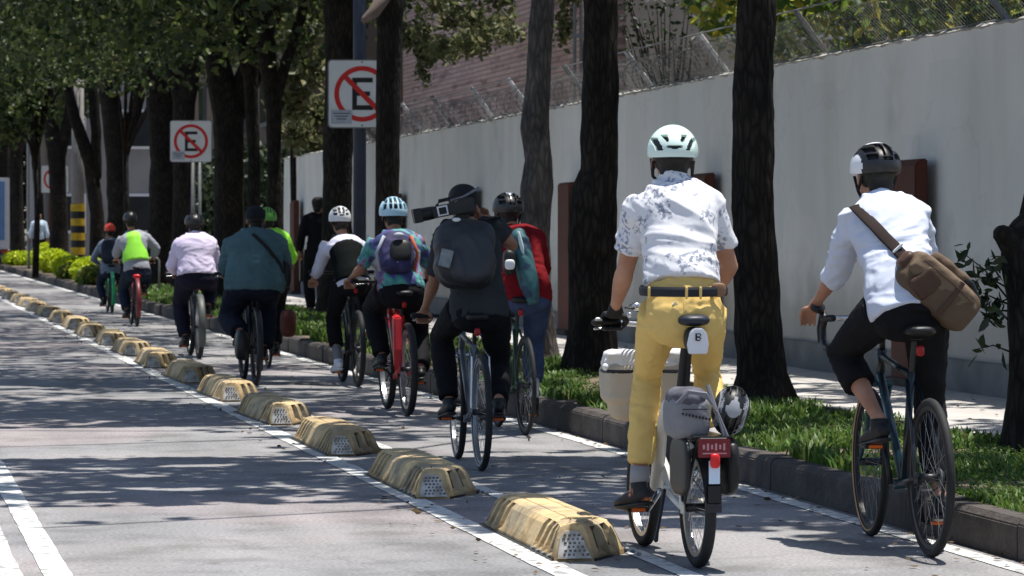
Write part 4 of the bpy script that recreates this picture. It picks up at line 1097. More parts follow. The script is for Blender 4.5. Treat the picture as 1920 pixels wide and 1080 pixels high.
BK = 'bicycles ridden along the bike lane'
def bike(label, T, fm, r=0.34, tw=0.016, wb=1.02, bb=(0.44, 0.28), sad=(0.24, 0.95), bar=(0.88, 1.0), bw=0.29, btype='flat', A=-0.6, rim=M_rimb, front_side=None, fender=None, steer=0.0, light=True, saddle_m=M_black, small=False, rear_side=None, tread=False, head_z=None, fork_m=None, rack=False, fr=0.016, detail=True, tyrem=None, barz_rise=0):
    root = thing('bicycle', label, 'bicycle', T[0], T[1], BK)
    BB = Vector((0, bb[0], bb[1])); RA = Vector((0, 0, r)); FA = Vector((0, wb, r))
    S = Vector((0, sad[0], sad[1])); Bc = Vector((0, bar[0], bar[1]))
    wr = wheel(root, 'wheel', RA, r, tw, rim, side=rear_side, tread=tread)
    wf = wheel(root, 'wheel', FA, r, tw, rim, steer, side=front_side, tread=tread)
    hd = (Vector((0, -0.30, 0.95))).normalized()
    if small:
        HT = Vector((0, wb - 0.10, 0.62)); HB = HT - hd * 0.12; ST = BB.lerp(S, 0.42)
    else:
        HT = Vector((0, wb - 0.215, min(bar[1] - 0.08, 0.86 if head_z is None else head_z))); HB = HT - hd * 0.14; ST = BB.lerp(S, 0.72)
    b = MB()
    b.tube([HB + (HT - HB) * .15, BB], fr * 1.25, 10); b.tube([BB, ST], fr, 10); b.tube([HT - hd * .03, ST - (S - BB).normalized() * .02], fr * (1.0 if not small else 1.5), 10)
    b.tube([HB, HT], fr * 1.3, 10)
    for s_ in (-1, 1):
        e = RA + Vector((s_ * .065, 0, 0))
        b.tube([BB + Vector((s_ * .03, 0, 0)), BB.lerp(e, .45) + Vector((s_ * .02, 0, 0)), e], fr * .62, 8)
        b.tube([ST - (S - BB).normalized() * .04 + Vector((s_ * .02, 0, 0)), RA.lerp(ST, .45) + Vector((s_ * .045, 0, 0)), e], fr * .55, 8)
        b.box(e, (.006, .05, .05))
    b.tube([BB + Vector((-.045, 0, 0)), BB + Vector((.045, 0, 0))], .022, 12)
    b.build('frame', fm, root, smooth=True)
    b = MB(); M = Matrix.Rotation(steer, 3, 'Z')
    cr = HB - hd * 0.02
    b.tube([HB, cr], fr * 1.2, 10); b.box(cr, (.11, .035, .03))
    for s_ in (-1, 1):
        e = FA + M @ Vector((s_ * .052, 0, 0)); b.tube([cr + Vector((s_ * .05, 0, 0)), cr.lerp(e, .6) + Vector((s_ * .003, -.01, 0)), e], [.013, .011, .008], 8)
    b.build('fork', fork_m or fm, root, smooth=True)
    b = MB(); b.tube([HT, HT.lerp(Bc, .55) - Vector((0, .03, 0)) * (0 if small else 1), Bc], .014, 8); b.build('stem', M_dk, root, smooth=True)
    if btype == 'drop':
        for_ = []
        b = MB()
        b.tube([Bc + Vector((x_, 0.0, 0)) for x_ in (-bw * .78, -.1, 0, .1, bw * .78)], .0125, 8)
        hb = b.build('handlebar', M_chr, root, smooth=True)
        for s_ in (-1, 1):
            X = s_ * bw * .80
            p = [Bc + Vector(v) for v in ((X, 0, 0), (X + s_ * .015, .04, -.002), (X + s_ * .02, .085, -.012), (X + s_ * .022, .105, -.05), (X + s_ * .025, .085, -.10), (X + s_ * .03, .03, -.13), (X + s_ * .035, -.05, -.135))]
            MB().tube(p, .016, 8, rnd=True).build('drop_end', M_black, root, smooth=True)
            MB().tube([Bc + Vector((X + s_ * .02, .08, .0)), Bc + Vector((X + s_ * .02, .125, .025)), Bc + Vector((X + s_ * .02, .14, .05))], [.018, .018, .012], 8, rnd=True).build('brake_hood', M_black, root, smooth=True)
            MB().tube([Bc + Vector((X + s_ * .02, .14, .02)), Bc + Vector((X + s_ * .03, .165, -.05)), Bc + Vector((X + s_ * .03, .15, -.11))], [.008, .007, .006], 6, rnd=True).build('brake_lever', M_dk, root, smooth=True)
    else:
        p = [Bc + Vector((-bw, -.06, .012 + barz_rise)), Bc + Vector((-bw * .6, -.03, .01 + barz_rise)), Bc + Vector((-.06, 0, 0)), Bc + Vector((.06, 0, 0)), Bc + Vector((bw * .6, -.03, .01 + barz_rise)), Bc + Vector((bw, -.06, .012 + barz_rise))]
        MB().tube(p, .012, 8).build('handlebar', M_dk if not small else M_chr, root, smooth=True)
        for s_ in (-1, 1):
            q0 = Bc + Vector((s_ * bw * .62, -.03, .01 + barz_rise)); q1 = Bc + Vector((s_ * (bw + .005), -.06, .012 + barz_rise))
            MB().tube([q0, q1], .0165, 8, rnd=True).build('grip', M_black, root, smooth=True)
            MB().tube([q0 + Vector((-s_ * .02, .01, -.005)), q0 + Vector((s_ * .01, .055, -.02)), q1 + Vector((-s_ * .01, .06, -.03))], .0055, 6, rnd=True).build('brake_lever', M_chr, root, smooth=True)
    # saddle
    tl = Vector((0, -.02, 0))
    b = MB(); b.sup(S + Vector((0, -.07, -.012)), (.072, .085, .026), p=2.6); b.sup(S + Vector((0, .06, -.012)), (.028, .11, .022), p=2.4); b.sup(S + Vector((0, 0, -.012)), (.045, .08, .022), p=2.3)
    organic('saddle', b, saddle_m, root, vox=.008, sm=4)
    b = MB(); b.tube([ST, S - Vector((0, 0, .04))], .0135, 8); b.box(S + Vector((0, 0, -.045)), (.05, .06, .02))
    b.build('seatpost', M_dk, root, smooth=False)
    # drive side
    ca = 0.17
    pr = Vector((0, ca * cos(A + pi), ca * sin(A + pi))); pl = Vector((0, ca * cos(A), ca * sin(A)))
    for s_, e_ in ((1, pr), (-1, pl)): MB().tube([BB + Vector((s_ * .06, 0, 0)), BB + Vector((s_ * .075, 0, 0)) + e_], [.014, .010], 8).build('crank_arm', M_chr if small else M_dk, root, smooth=True)
    b = MB(); n = 30; R_ = .085; vs = []
    for i in range(n):
        a = 2 * pi * i / n
        for x_, q in ((.050, R_), (.050, R_ - .018), (.054, R_ - .018), (.054, R_)): vs.append(BB + Vector((x_, q * cos(a), q * sin(a))))
    b.add(vs, [(i * 4 + j, i * 4 + (j + 1) % 4, ((i + 1) % n) * 4 + (j + 1) % 4, ((i + 1) % n) * 4 + j) for i in range(n) for j in range(4)])
    for i in range(5):
        a = 2 * pi * i / 5 + A; b.tube([BB + Vector((.052, 0, 0)), BB + Vector((.052, R_ * cos(a) * .85, R_ * sin(a) * .85))], .006, 6)
    b.build('chainring', M_chr if small else M_grey, root)
    b = MB(); pts = []
    for i in range(10): a = R(90 - 18 * i); pts.append(BB + Vector((.052, (R_ + .003) * cos(a), (R_ + .003) * sin(a))))
    for i in range(10): a = R(-90 - 18 * i); pts.append(RA + Vector((.045, .035 * cos(a), .035 * sin(a))))
    b.tube(pts, .004, 4, closed=True); b.build('chain', M_dk, root)
    MB().tube([RA + Vector((.036, 0, 0)), RA + Vector((.052, 0, 0))], [.045, .03], 14).build('cassette', M_grey, root)
    b = MB(); b.tube([RA + Vector((.055, 0, -.02)), RA + Vector((.058, .01, -.06)), RA + Vector((.055, .03, -.11))], .009, 6, rnd=True); b.build('derailleur', M_dk, root, smooth=True)
    P = {}
    for nm, s_, v in (('L', -1, pl), ('R', 1, pr)):
        c = BB + v + Vector((s_ * .13, 0, 0))
        pd = MB().box(c, (.095, .085, .02)).build('pedal', M_black, root, bevel=.004)
        MB().box(c + Vector((0, -.044, 0)), (.06, .006, .014)).build('pedal_reflector', mat('amber', (0.75, 0.13, 0.01), .3, .05, 5), pd)
        P[nm] = c + Vector((0, 0, .012))
    if fender:
        for c0, a0, a1 in ((RA, 20, 215), ):
            b = MB(); vs = []; n = 26; rr = r + .018
            for i in range(n + 1):
                a = R(a0 + (a1 - a0) * i / n)
                for x_, q in ((-tw * 1.35, rr - .014), (-tw * .9, rr), (tw * .9, rr), (tw * 1.35, rr - .014), (tw * .9, rr - .003), (-tw * .9, rr - .003)):
                    vs.append(c0 + Vector((x_, q * cos(a), q * sin(a))))
            b.add(vs, [(i * 6 + j, i * 6 + (j + 1) % 6, (i + 1) * 6 + (j + 1) % 6, (i + 1) * 6 + j) for i in range(n) for j in range(6)])
            b.build('mudguard', fender, root, smooth=True)
    if light:
        MB().sup(S + Vector((0, -.09, -.10)), (.018, .012, .024), p=3).build('rear_reflector', mat('reflector_red', (.30, .01, .01), .25, .05, 5), root, smooth=True)
    return root, P

# ---------------------------------------------------------------- bodies
def ik(a, c, l1, l2, hint):
    a = Vector(a); c = Vector(c); d = c - a; D = min(max(d.length, .05), (l1 + l2) * .998)
    u = d.normalized(); x = (l1 * l1 - l2 * l2 + D * D) / (2 * D); h = math.sqrt(max(l1 * l1 - x * x, 1e-5))
    n = Vector(hint); n = (n - u * n.dot(u)).normalized()
    return a + u * x * (d.length / D if d.length > D else 1) + n * h

def hand(b, wr, grip, A, U, Fd, s_, g=0.0, style='grip', k=1.0):
    """palm, five separate fingers; A outward along the bar, U up, Fd forward"""
    def Q(a, f, u): return grip + A * (a * k) + Fd * (f * k) + U * (u * k)
    pc = Q(0, -.012, .030)
    b.tube([wr, wr.lerp(pc, .4), Q(0, -.025, .030), Q(0, .012, .034)], [(.027 + g, .019 + g), (.032 + g, .018 + g), (.042 + g, .017 + g), (.040 + g, .013 + g)], 12, ref=A, rnd=True)
    for i in range(4):
        a = (-.033 + .022 * i) * (1)
        ln = (.92, 1.0, 1.04, .9)[i] if True else 1
        if style == 'grip':
            p = [Q(a, .008, .034), Q(a, .034 * ln, .024), Q(a, .040 * ln, -.004), Q(a, .020 * ln, -.028), Q(a, -.002, -.027)]
        elif style == 'hang':
            p = [Q(a, .010, .032), Q(a, .045 * ln, .026), Q(a, .068 * ln, .004), Q(a, .074 * ln, -.024), Q(a, .068 * ln, -.044)]
        else:
            p = [Q(a, .008, .030), Q(a, .035 * ln, .018), Q(a, .045 * ln, -.010), Q(a, .038 * ln, -.035), Q(a, .024 * ln, -.048)]
        b.tube(p, [.0106 + g, .0100 + g, .0095 + g, .0088 + g, .0076 + g], 8, rnd=True)
    p = [Q(-.034, -.035, .020), Q(-.052, -.015, .004), Q(-.048, .008, -.014), Q(-.040, .026, -.024)]
    b.tube(p, [.013 + g, .0115 + g, .010 + g, .0085 + g], 8, rnd=True)

def frame_from(fwd, up=(0, 0, 1)):
    f = Vector(fwd).normalized(); u = Vector(up); r = f.cross(u).normalized(); u = r.cross(f)
    return Matrix((r, f, u)).transposed()

def head_shapes(b, H, M, k=1.0):
    def q(x, y, z): return H + M @ (Vector((x, y, z)) * k)
    b.sup(q(0, -.012, .032), (.076 * k, .096 * k, .086 * k), M, p=2.1, nu=24, nv=16)
    b.sup(q(0, .022, -.040), (.060 * k, .066 * k, .070 * k), M, p=2.1)
    b.sup(q(0, .055, -.088), (.030 * k, .026 * k, .022 * k), M)          # chin
    b.tube([q(0, .080, .005), q(0, .098, -.022), q(0, .084, -.034)], [.009 * k, .013 * k, .012 * k], 8, rnd=True)   # nose
    for s_ in (-1, 1):
        b.sup(q(s_ * .030, .070, .014), (.022 * k, .012 * k, .009 * k), M)       # brow
        b.sup(q(s_ * .042, .055, -.025), (.022 * k, .02 * k, .02 * k), M)       # cheek
        b.sup(q(s_ * .079, -.008, -.012), (.010 * k, .020 * k, .032 * k), M @ Matrix.Rotation(s_ * .3, 3, 'Z'))   # ear
    b.tube([q(-.022, .076, -.056), q(0, .086, -.054), q(.022, .076, -.056)], [.006 * k, .009 * k, .006 * k], 6, rnd=True)
    b.tube([q(-.018, .075, -.064), q(0, .084, -.064), q(.018, .075, -.064)], [.006 * k, .009 * k, .006 * k], 6, rnd=True)

def helmet(root, H, M, style, mats, k=1.0, dims=(.104, .142, .112), cz=.040, low=112):
    """shell with real openings, dark liner, straps"""
    rx, ry, rz = [d * k for d in dims]
    c = H + M @ (Vector((0, -.012, cz)) * k)
    NT, NP = 96, 40
    def low_at(th):       # lower edge by direction, th=-90deg is the back
        back = 0.5 - 0.5 * sin(th); return R(92 + (low - 92) * back + 3 * cos(2 * th))
    def P_(i, j, g=1.0):
        th = 2 * pi * i / NT; ph = low_at(th) * j / NP
        bulge = 1 + 0.025 * sin(th * 6) * sin(ph) ** 2
        return Vector((rx * g * sin(ph) * cos(th) * bulge, ry * g * sin(ph) * sin(th), rz * g * cos(ph)))
    vs = [c + M @ P_(0, 0)]; fs = []; mi = []
    for j in range(1, NP + 1):
        for i in range(NT): vs.append(c + M @ P_(i, j))
    for j in range(NP):
        for i in range(NT):
            i2 = (i + 1) % NT
            p = (P_(i, j) + P_(i2, j + 1)) / 2
            u, v, w_ = p.x / rx, p.z / rz, p.y / ry
            if style(u, v, w_): continue
            if j == 0: fs.append((0, 1 + i, 1 + i2))
            else: fs.append((1 + (j - 1) * NT + i, 1 + j * NT + i, 1 + j * NT + i2, 1 + (j - 1) * NT + i2))
            mi.append(mats[1](u, v, w_) if mats[1] else 0)
    me = bpy.data.meshes.new('helmet'); me.from_pydata(vs, [], fs)
    for m_ in mats[0]: me.materials.append(m_)
    me.polygons.foreach_set('material_index', mi)
    o = bpy.data.objects.new('t', me); TS_.collection.objects.link(o)
    bm = bmesh.new(); bm.from_mesh(me); bmesh.ops.delete(bm, geom=[v for v in bm.verts if not v.link_faces], context='VERTS'); bmesh.ops.recalc_face_normals(bm, faces=bm.faces); bm.to_mesh(me); bm.free()
    q = o.modifiers.new('m', 'SMOOTH'); q.factor = .5; q.iterations = 3
    q = o.modifiers.new('s', 'SOLIDIFY'); q.thickness = .014 * k; q.offset = -1
    me2 = baked(o); bpy.data.objects.remove(o)
    me2.polygons.foreach_set('use_smooth', [True] * len(me2.polygons))
    try: me2.set_sharp_from_angle(angle=R(40))
    except Exception: pass
    ho = bpy.data.objects.new('helmet', me2); col.objects.link(ho); ho.parent = root
    b = MB(); vs = [c + M @ P_(0, 0, .88)]; fs = []
    for j in range(2, NP, 2):
        for i in range(0, NT, 4): vs.append(c + M @ P_(i, j, .88))
    n4 = NT // 4
    for i in range(n4): fs.append((0, 1 + i, 1 + (i + 1) % n4))
    for j in range(len(range(2, NP, 2)) - 1):
        for i in range(n4): fs.append((1 + j * n4 + i, 1 + (j + 1) * n4 + i, 1 + (j + 1) * n4 + (i + 1) % n4, 1 + j * n4 + (i + 1) % n4))
    b.add(vs, fs); b.build('helmet_liner', M_black, ho, smooth=True)
    b = MB()
    for s_ in (-1, 1):
        b.tube([H + M @ (Vector((s_ * .082, -.05, .0)) * k), H + M @ (Vector((s_ * .080, .005, -.06)) * k), H + M @ (Vector((s_ * .03, .045, -.118)) * k)], [(.007, .0025)] * 3, 6)
        b.tube([H + M @ (Vector((s_ * .084, .03, .01)) * k), H + M @ (Vector((s_ * .080, .005, -.06)) * k)], [(.007, .0025)] * 2, 6)
    b.build('chin_strap', M_strap, ho)
    return ho
def slots(u, v, w_):            # five rows of long openings
    if v < 0.18: return False
    br = abs(w_ + 0.05) < 0.07 or abs(w_ - 0.55) < .05
    return (not br) and any(abs(u - q * (1 - .25 * v)) < .058 for q in (-.66, -.34, 0, .34, .66)) and abs(w_) < .86
def hel_mint(u, v, w_):
    if w_ > -.10: return slots(u, v, w_)
    a = abs(u); v = (v + .28) / 1.28
    if .24 < v < .62 and abs(a - (.80 - (.62 - v) * .60)) < .135: return True
    if .50 < v < .70 and .25 < a < .52 - (.70 - v) * .9: return True
    if .30 + .02 * (a / .32) ** 2 < v < .39 + .02 * (a / .32) ** 2 and a < .33: return True
    return False
def hel_vert(u, v, w_):
    if v < .12 or v > .93: return False
    return any(abs(u - q * (1.0 - .35 * v)) < .125 * (1 - .3 * v) for q in (-.80, -.42, 0, .42, .80)) and abs(v - .52) > .03
def hel_road(u, v, w_):
    if v < .15 or v > .95: return False
    a = abs(u)
    return (.06 < a < .31 and .34 < v < .88) or (.38 < a < .72 and .20 < v < .72 and abs(v - .45) > .03) or (a < .22 and .10 < v < .27) or (.1 < a < .6 and .02 < w_ < .6)

def rider(label, T, D, group='cyclists riding along the bike lane', name='person'):
    """D holds joints in local coordinates and the clothing"""
    root = thing(name, label, 'person', T[0], T[1], group)
    V = Vector
    hip = V(D['hip']); nk = V(D['neck']); hd = V(D['head']); g = D.get('k', 1.0); wd = D.get('w', 1.0)
    sh = {'L': V(D['shL']), 'R': V(D['shR'])}; hn = {'L': V(D['hdL']), 'R': V(D['hdR'])}
    vox = D.get('vox', .012)
    hx = D.get('hipax', V((1, 0, 0))).normalized(); sx = (sh['R'] - sh['L']).normalized()
    pc = {}
    for s_, n_ in ((-1, 'L'), (1, 'R')): pc[n_] = hip + hx * (s_ * .095 * g * (1 + (wd - 1) * .5)) + V((0, .03, -.02))
    ank = {n_: V(D['ank' + n_]) for n_ in 'LR'}
    kn = {}
    for n_, s_ in (('L', -1), ('R', 1)):
        kn[n_] = V(D['kn' + n_]) if ('kn' + n_) in D else ik(pc[n_], ank[n_], .44 * g, .43 * g, D.get('kh' + n_, V((s_ * .15, 1, .3))))
    el = {}; wr = {}
    for n_, s_ in (('L', -1), ('R', 1)):
        e = V(D['el' + n_]) if ('el' + n_) in D else ik(sh[n_], hn[n_] + V((0, -.08, .02)), .29 * g, .26 * g, D.get('eh' + n_, V((s_ * .9, -.25, -.5))))
        el[n_] = e; wr[n_] = hn[n_] + V((0, 0, .025)) * g + (e - hn[n_]).normalized() * .062 * g
    # ---- torso sections
    mid = (hip + nk) / 2 + V((0, -D.get('hunch', .035), D.get('hunch', .035) * .6))
    def spine(t): return hip * (1 - t) ** 2 + mid * 2 * t * (1 - t) + nk * t * t if t >= 0 else hip + (hip - mid).normalized() * (-t) * (nk - hip).length
    TS = [(-.16, .150, .105), (0, .160, .118), (.18, .148, .112), (.38, .135, .102), (.58, .150, .112), (.76, .168, .116), (.88, .160, .098), (.96, .110, .075), (1.0, .070, .062)]
    def torso(b, gr, t0=-.2, t1=1.01, wmul=1.0, cut=None):
        P_ = []; R_ = []
        for i in range(len(TS) - 1):
            for q in range(3):
                f = q / 3; t = TS[i][0] * (1 - f) + TS[i + 1][0] * f
                if t < t0 or t > t1: continue
                a = TS[i][1] * (1 - f) + TS[i + 1][1] * f; bb_ = TS[i][2] * (1 - f) + TS[i + 1][2] * f
                belly = 1 + (wd - 1) * max(0, min(1, (1.05 - t) / .4))
                fl = wmul if t < .5 else 1
                P_.append(spine(t)); R_.append((a * g * belly * fl + gr, bb_ * g * belly * fl + gr))
        b.tube(P_, R_, 26, ref=hx.lerp(sx, .5))
    sr = .056 * g
    def yoke(b, gr):
        for n_ in 'LR':
            b.tube([spine(.93), nk.lerp(sh[n_], .5) + V((0, 0, .012)), sh[n_]], [.060 * g + gr, .055 * g + gr, sr + gr], 12, rnd=True)
            b.tube([spine(.72), sh[n_] - V((0, 0, .03))], [.09 * g + gr, .058 * g + gr], 12, rnd=True)
    def arm(b, n_, gr, f0=0.0, f1=2.0, taper=0.0):
        pts = [sh[n_].lerp(el[n_], q / 6) for q in range(7)] + [el[n_].lerp(wr[n_], q / 6) for q in range(1, 7)]
        rd = [.052, .051, .050, .047, .044, .041, .039, .042, .041, .037, .032, .028, .025]
        m = int(f1 * 6 + .5); P_ = pts[:m + 1]
        b.tube(P_, [r_ * g * (D.get('armw', 1)) + gr for r_ in rd[:m + 1]], 12, rnd=(f1 >= 2.0))
    def leg(b, n_, gr, f1=2.0, flare=0.0, gt0=0.0):
        pts = [pc[n_].lerp(kn[n_], q / 6) for q in range(7)] + [kn[n_].lerp(ank[n_], q / 6) for q in range(1, 7)]
        rd = [.088, .086, .081, .074, .067, .060, .056, .056, .057, .054, .047, .040, .036]
        cf = [V((0, 0, 0))] * 7 + [(kn[n_] - pc[n_]).normalized() * -.0] * 6
        m = int(f1 * 6 + .5)
        lw = 1 + (wd - 1) * .6
        b.tube(pts[:m + 1], [r_ * g * lw + gr + gt0 * max(0, 1 - q / 6) + flare * max(0, (q - 6) / 6) for q, r_ in enumerate(rd[:m + 1])], 14, rnd=False if gr > 0 else True)
    # ---- body: one continuous skin
    b = MB()
    torso(b, -.020, -.2, .90); torso(b, -.008, .8); yoke(b, -.012)
    HM = frame_from(D.get('face', V((0, 1, -.05))))
    head_shapes(b, hd, HM, g)
    b.tube([nk - V((0, .01, .05)), nk, hd + HM @ V((0, -.03, -.06)) * g], [.062 * g, .055 * g, .052 * g], 14, rnd=True)
    for n_, s_ in (('L', -1), ('R', 1)):
        arm(b, n_, -.002); leg(b, n_, -.007, gt0=-.018)
        A_ = V(D.get('ba' + n_, (s_, -.12, 0))).normalized(); U_ = V((0, 0, 1)); F_ = U_.cross(A_ * -s_) * -1 if False else V((0, 1, 0)); F_ = (F_ - A_ * F_.dot(A_)).normalized()
        if 'hf' + n_ in D: F_ = V(D['hf' + n_]).normalized(); U_ = V(D['hu' + n_]).normalized(); A_ = F_.cross(U_) * s_
        hand(b, wr[n_], hn[n_], A_, U_, F_, s_, style=D.get('hs' + n_, 'grip'), k=g)
        a_ = ank[n_]; tdir = V(D.get('toe' + n_, (s_ * .12, 1, -.12))).normalized()
        b.tube([a_, a_ - V((0, 0, .055)) + tdir * .02, a_ - V((0, 0, .075)) + tdir * .12], [.034, .036, .03], 10, rnd=True)
    organic('body', b, D.get('skin', M_skin), root, vox=min(vox, D.get('bvox', .010)), sm=3)
    if D.get('eyes'):
        for s_ in (-1, 1): MB().sup(hd + HM @ V((s_ * .030, .078, .000)) * g, (.011, .008, .008), HM).build('eye', M_white, root, smooth=True)
    # ---- clothes
    gs = D.get('shirt_g', .014)
    b = MB(); torso(b, gs, D.get('hem', -.17), .97, D.get('fl', 1.0)); yoke(b, gs * .75)
    for n_ in 'LR': arm(b, n_, gs * D.get('slv', 1.0), f1=D['sleeve'] if not isinstance(D['sleeve'], dict) else D['sleeve'][n_])
    if D.get('collar'):
        cdir = (hd - nk).normalized(); b.tube([nk - cdir * .03 + V((0, -.004, 0)), nk + cdir * D['collar'] + V((0, -.004, 0))], [.074 * g, .064 * g], 16)
    organic('shirt' if not D.get('top') else D['top'], b, D['shirt'], root, vox=vox, sm=D.get('ssm', 4), disp=D.get('wr', .004), dsc=D.get('wsc', 11), seed=len(label), aniso=D.get('wan', (1.0, 1.0, 1.9)), wdir=D.get('wdir'))
    gt = D.get('pants_g', .012)
    b = MB(); torso(b, gt * .4, -.2, D.get('waist', .10)); b.sup(hip + V((0, .0, -.045)), (.165 * g * (1 + (wd - 1) * .9), .13 * g * wd, .115 * g), p=2.3)
    for n_ in 'LR': leg(b, n_, gt, f1=D.get('pl', {}).get(n_, 2.0 - 1e-6), flare=D.get('flare', .012))
    organic('trousers', b, D['pants'], root, vox=vox, sm=4, disp=D.get('pwr', .003), dsc=10, seed=3 + len(label), aniso=(1, 1, 1.6), fn=D.get('pfn'))
    for n_, s_ in (('L', -1), ('R', 1)):
        a_ = ank[n_]; td = V(D.get('toe' + n_, (s_ * .12, 1, -.12))).normalized(); M = frame_from(td)
        def q(x, y, z): return a_ + M @ V((x, y, z))
        b = MB()
        b.tube([q(0, -.045, -.055), q(0, .0, -.058), q(0, .06, -.068), q(0, .12, -.078), q(0, .175, -.084)], [(.034, .034), (.038, .042), (.043, .034), (.046, .024), (.034, .016)], 14, ref=M @ V((1, 0, 0)), rnd=True)
        b.tube([q(0, -.008, -.05), q(0, -.006, .0)], [.042, .043], 12)
        so_ = organic('shoe', b, D.get('shoe', M_black), root, vox=min(vox, .008), sm=3)
        b = MB(); b.tube([q(0, -.07, -.094), q(0, -.02, -.095), q(0, .07, -.100), q(0, .13, -.104), q(0, .195, -.100)], [(.028, .011), (.036, .012), (.040, .012), (.046, .012), (.026, .009)], 14, ref=M @ V((1, 0, 0)), rnd=True)
        b.build('sole', D.get('sole', M_black), so_, smooth=True)
        if D.get('sock'):
            MB().tube([a_ + V((0, 0, -.02)), a_.lerp(kn[n_], D.get('sockh', .22))], [.041, .044], 14).build('sock', D['sock'], root, smooth=True)
    if D.get('gloves'):
        for n_, s_ in (('L', -1), ('R', 1)):
            b = MB(); A_ = V(D.get('ba' + n_, (s_, -.12, 0))).normalized(); F_ = V((0, 1, 0)); F_ = (F_ - A_ * F_.dot(A_)).normalized()
            hand(b, wr[n_], hn[n_], A_, V((0, 0, 1)), F_, s_, g=.0035, k=g); organic('glove', b, D['gloves'], root, vox=.006, sm=2)
    # hair
    if D.get('hair', True):
        b = MB(); b.sup(hd + HM @ V((0, -.024, .026)) * g, (.081 * g, .094 * g, .088 * g), HM, p=2.1, nu=24, nv=16)
        b.sup(hd + HM @ V((0, -.062, -.045)) * g, (.058 * g, .040 * g, .055 * g), HM)
        if D.get('longhair'): b.tube([hd + HM @ V((0, -.08, -.02)), hd + HM @ V((0, -.10, -.12)), hd + HM @ V((0, -.10, -.22))], [.055, .06, .03], 12, rnd=True)
        organic('hair', b, D.get('hairm', M_hair), root, vox=.009, sm=2, disp=.002, dsc=40)
    if D.get('cap'):
        b = MB(); b.sup(hd + HM @ V((0, -.014, .045)) * g, (.090 * g, .110 * g, .086 * g), HM, p=2.2, nu=24, nv=16)
        organic('cap', b, D['cap'], root, vox=.008, sm=2)
    if D.get('helmet'):
        st, mats_, kw = D['helmet']; helmet(root, hd, HM, st, mats_, k=g, **kw)
    return root, dict(hip=hip, spine=spine, HM=HM, hd=hd, sh=sh, kn=kn, el=el, hx=hx, sx=sx, nk=nk)

def feet(P, n_, s_, lift=.100, back=.10):           # ankle above a pedal
    p = P[n_]; return p + Vector((s_ * -.005, -back, lift + .012))
def place(px, py, deg=0.0):
    return (W(px, py), R(deg))
def worn_on_back(T, name, label, cat, group=None):
    return thing(name, label, cat, T[0], T[1], group)
# ---------------------------------------------------------------- helmets
G = lambda m_: ([m_], None)
M_mint = mat('helmet_mint', (0.62, 0.76, 0.70), 0.3, 0.04, 4, spec=.5)
M_hw = mat('helmet_white', (0.72, 0.73, 0.75), 0.3, 0.04, 4, spec=.5)
M_hk = mat('helmet_black', (0.014, 0.014, 0.016), 0.35, 0.1, 4, spec=.5)
M_hb = mat('helmet_blue', (0.42, 0.62, 0.74), 0.3, 0.05, 4, spec=.5)

# ================ cyclist in yellow trousers
T = place(1308, 1065, 0.0)
bk, P = bike('small wheeled white folding bicycle carrying bags, under the cyclist in yellow trousers', T, mat('frame_ivory', (.62, .60, .54), .35, .05, 4, spec=.5), r=.25, tw=.025, wb=1.0, bb=(.43, .29), sad=(.165, 1.035), bar=(.80, .985), bw=.27, A=R(-32), rim=M_rims, small=True, fr=.021, light=False, fork_m=M_dk, saddle_m=mat('saddle_navy', (.02, .025, .04), .45, .1, 5), steer=R(1))
# mudguard and tail plate, light, chain guard, kick stand, rear rack
b = MB(); vs = []; n = 18
for i in range(n + 1):
    a = R(75 + 105 * i / n); rr = .275
    for x_ in (-.034, .034): vs.append(Vector((x_, rr * cos(a), .25 + rr * sin(a))))
    for x_ in (.034, -.034): vs.append(Vector((x_, (rr - .004) * cos(a), .25 + (rr - .004) * sin(a))))
b.add(vs, [(4 * i + j, 4 * i + (j + 1) % 4, 4 * i + 4 + (j + 1) % 4, 4 * i + 4 + j) for i in range(n) for j in range(4)])
b.build('mudguard', M_dk, bk, smooth=False)
MB().box((0, -.285, .415), (.052, .006, .10)).build('mudguard_patch', mat('pale_blue_white', (.55, .66, .78), .4, .05, 5), bk, bevel=.003)
MB().box((0, -.285, .325), (.060, .006, .075)).build('mudflap', M_black, bk, bevel=.003)
b = MB()
for s_ in (-1, 1):
    b.tube([(s_ * .055, .34, .56), (s_ * .055, -.27, .545)], .008, 8)
    b.tube([(s_ * .055, -.22, .545), (s_ * .06, -.02, .27)], .007, 8); b.tube([(s_ * .055, .10, .55), (s_ * .06, 0.01, .27)], .007, 8)
for y_ in (-.27, -.12, .05, .22): b.tube([(-.055, y_, .548), (.055, y_, .548)], .006, 6)
b.box((0, -.03, .556), (.15, .46, .006)); b.build('rack', M_dk, bk)
rp = MB().box((0, -.283, .512), (.135, .012, .075)).build('rack_plate', mat('plate_red', (.16, .015, .02), .4, .1, 5), bk, bevel=.003)
b = MB(); rr = random.Random(5)
for k in range(6): b.box((-.045 + .017 * k, -.2905, .518), (.009, .002, .018 + .01 * (k % 2)))
b.box((0, -.2905, .492), (.10, .002, .006)); b.build('plate_lettering', mat('faded_pink', (.45, .22, .24), .6), rp)
MB().sup((0, -.297, .462), (.020, .014, .030), p=3.5).build('tail_light', mat('lamp_red', (.60, .02, .02), .25, .05, 5), bk, smooth=True)
for s_, w_ in ((-1, .018), (1, .036)):
    b = MB(); b.sup((s_ * .095, -.09, .43), (w_, .16, .125), p=3.2); organic('side_bag', b, M_black, bk, vox=.009, sm=3)
b = MB(); b.tube([(-.07, .30, .30), (-.09, .27, .22), (-.12, .22, .13), (-.13, .20, .10)], [.008, .007, .007, .010], 8, rnd=True); b.build('kickstand', M_dk, bk, smooth=True)
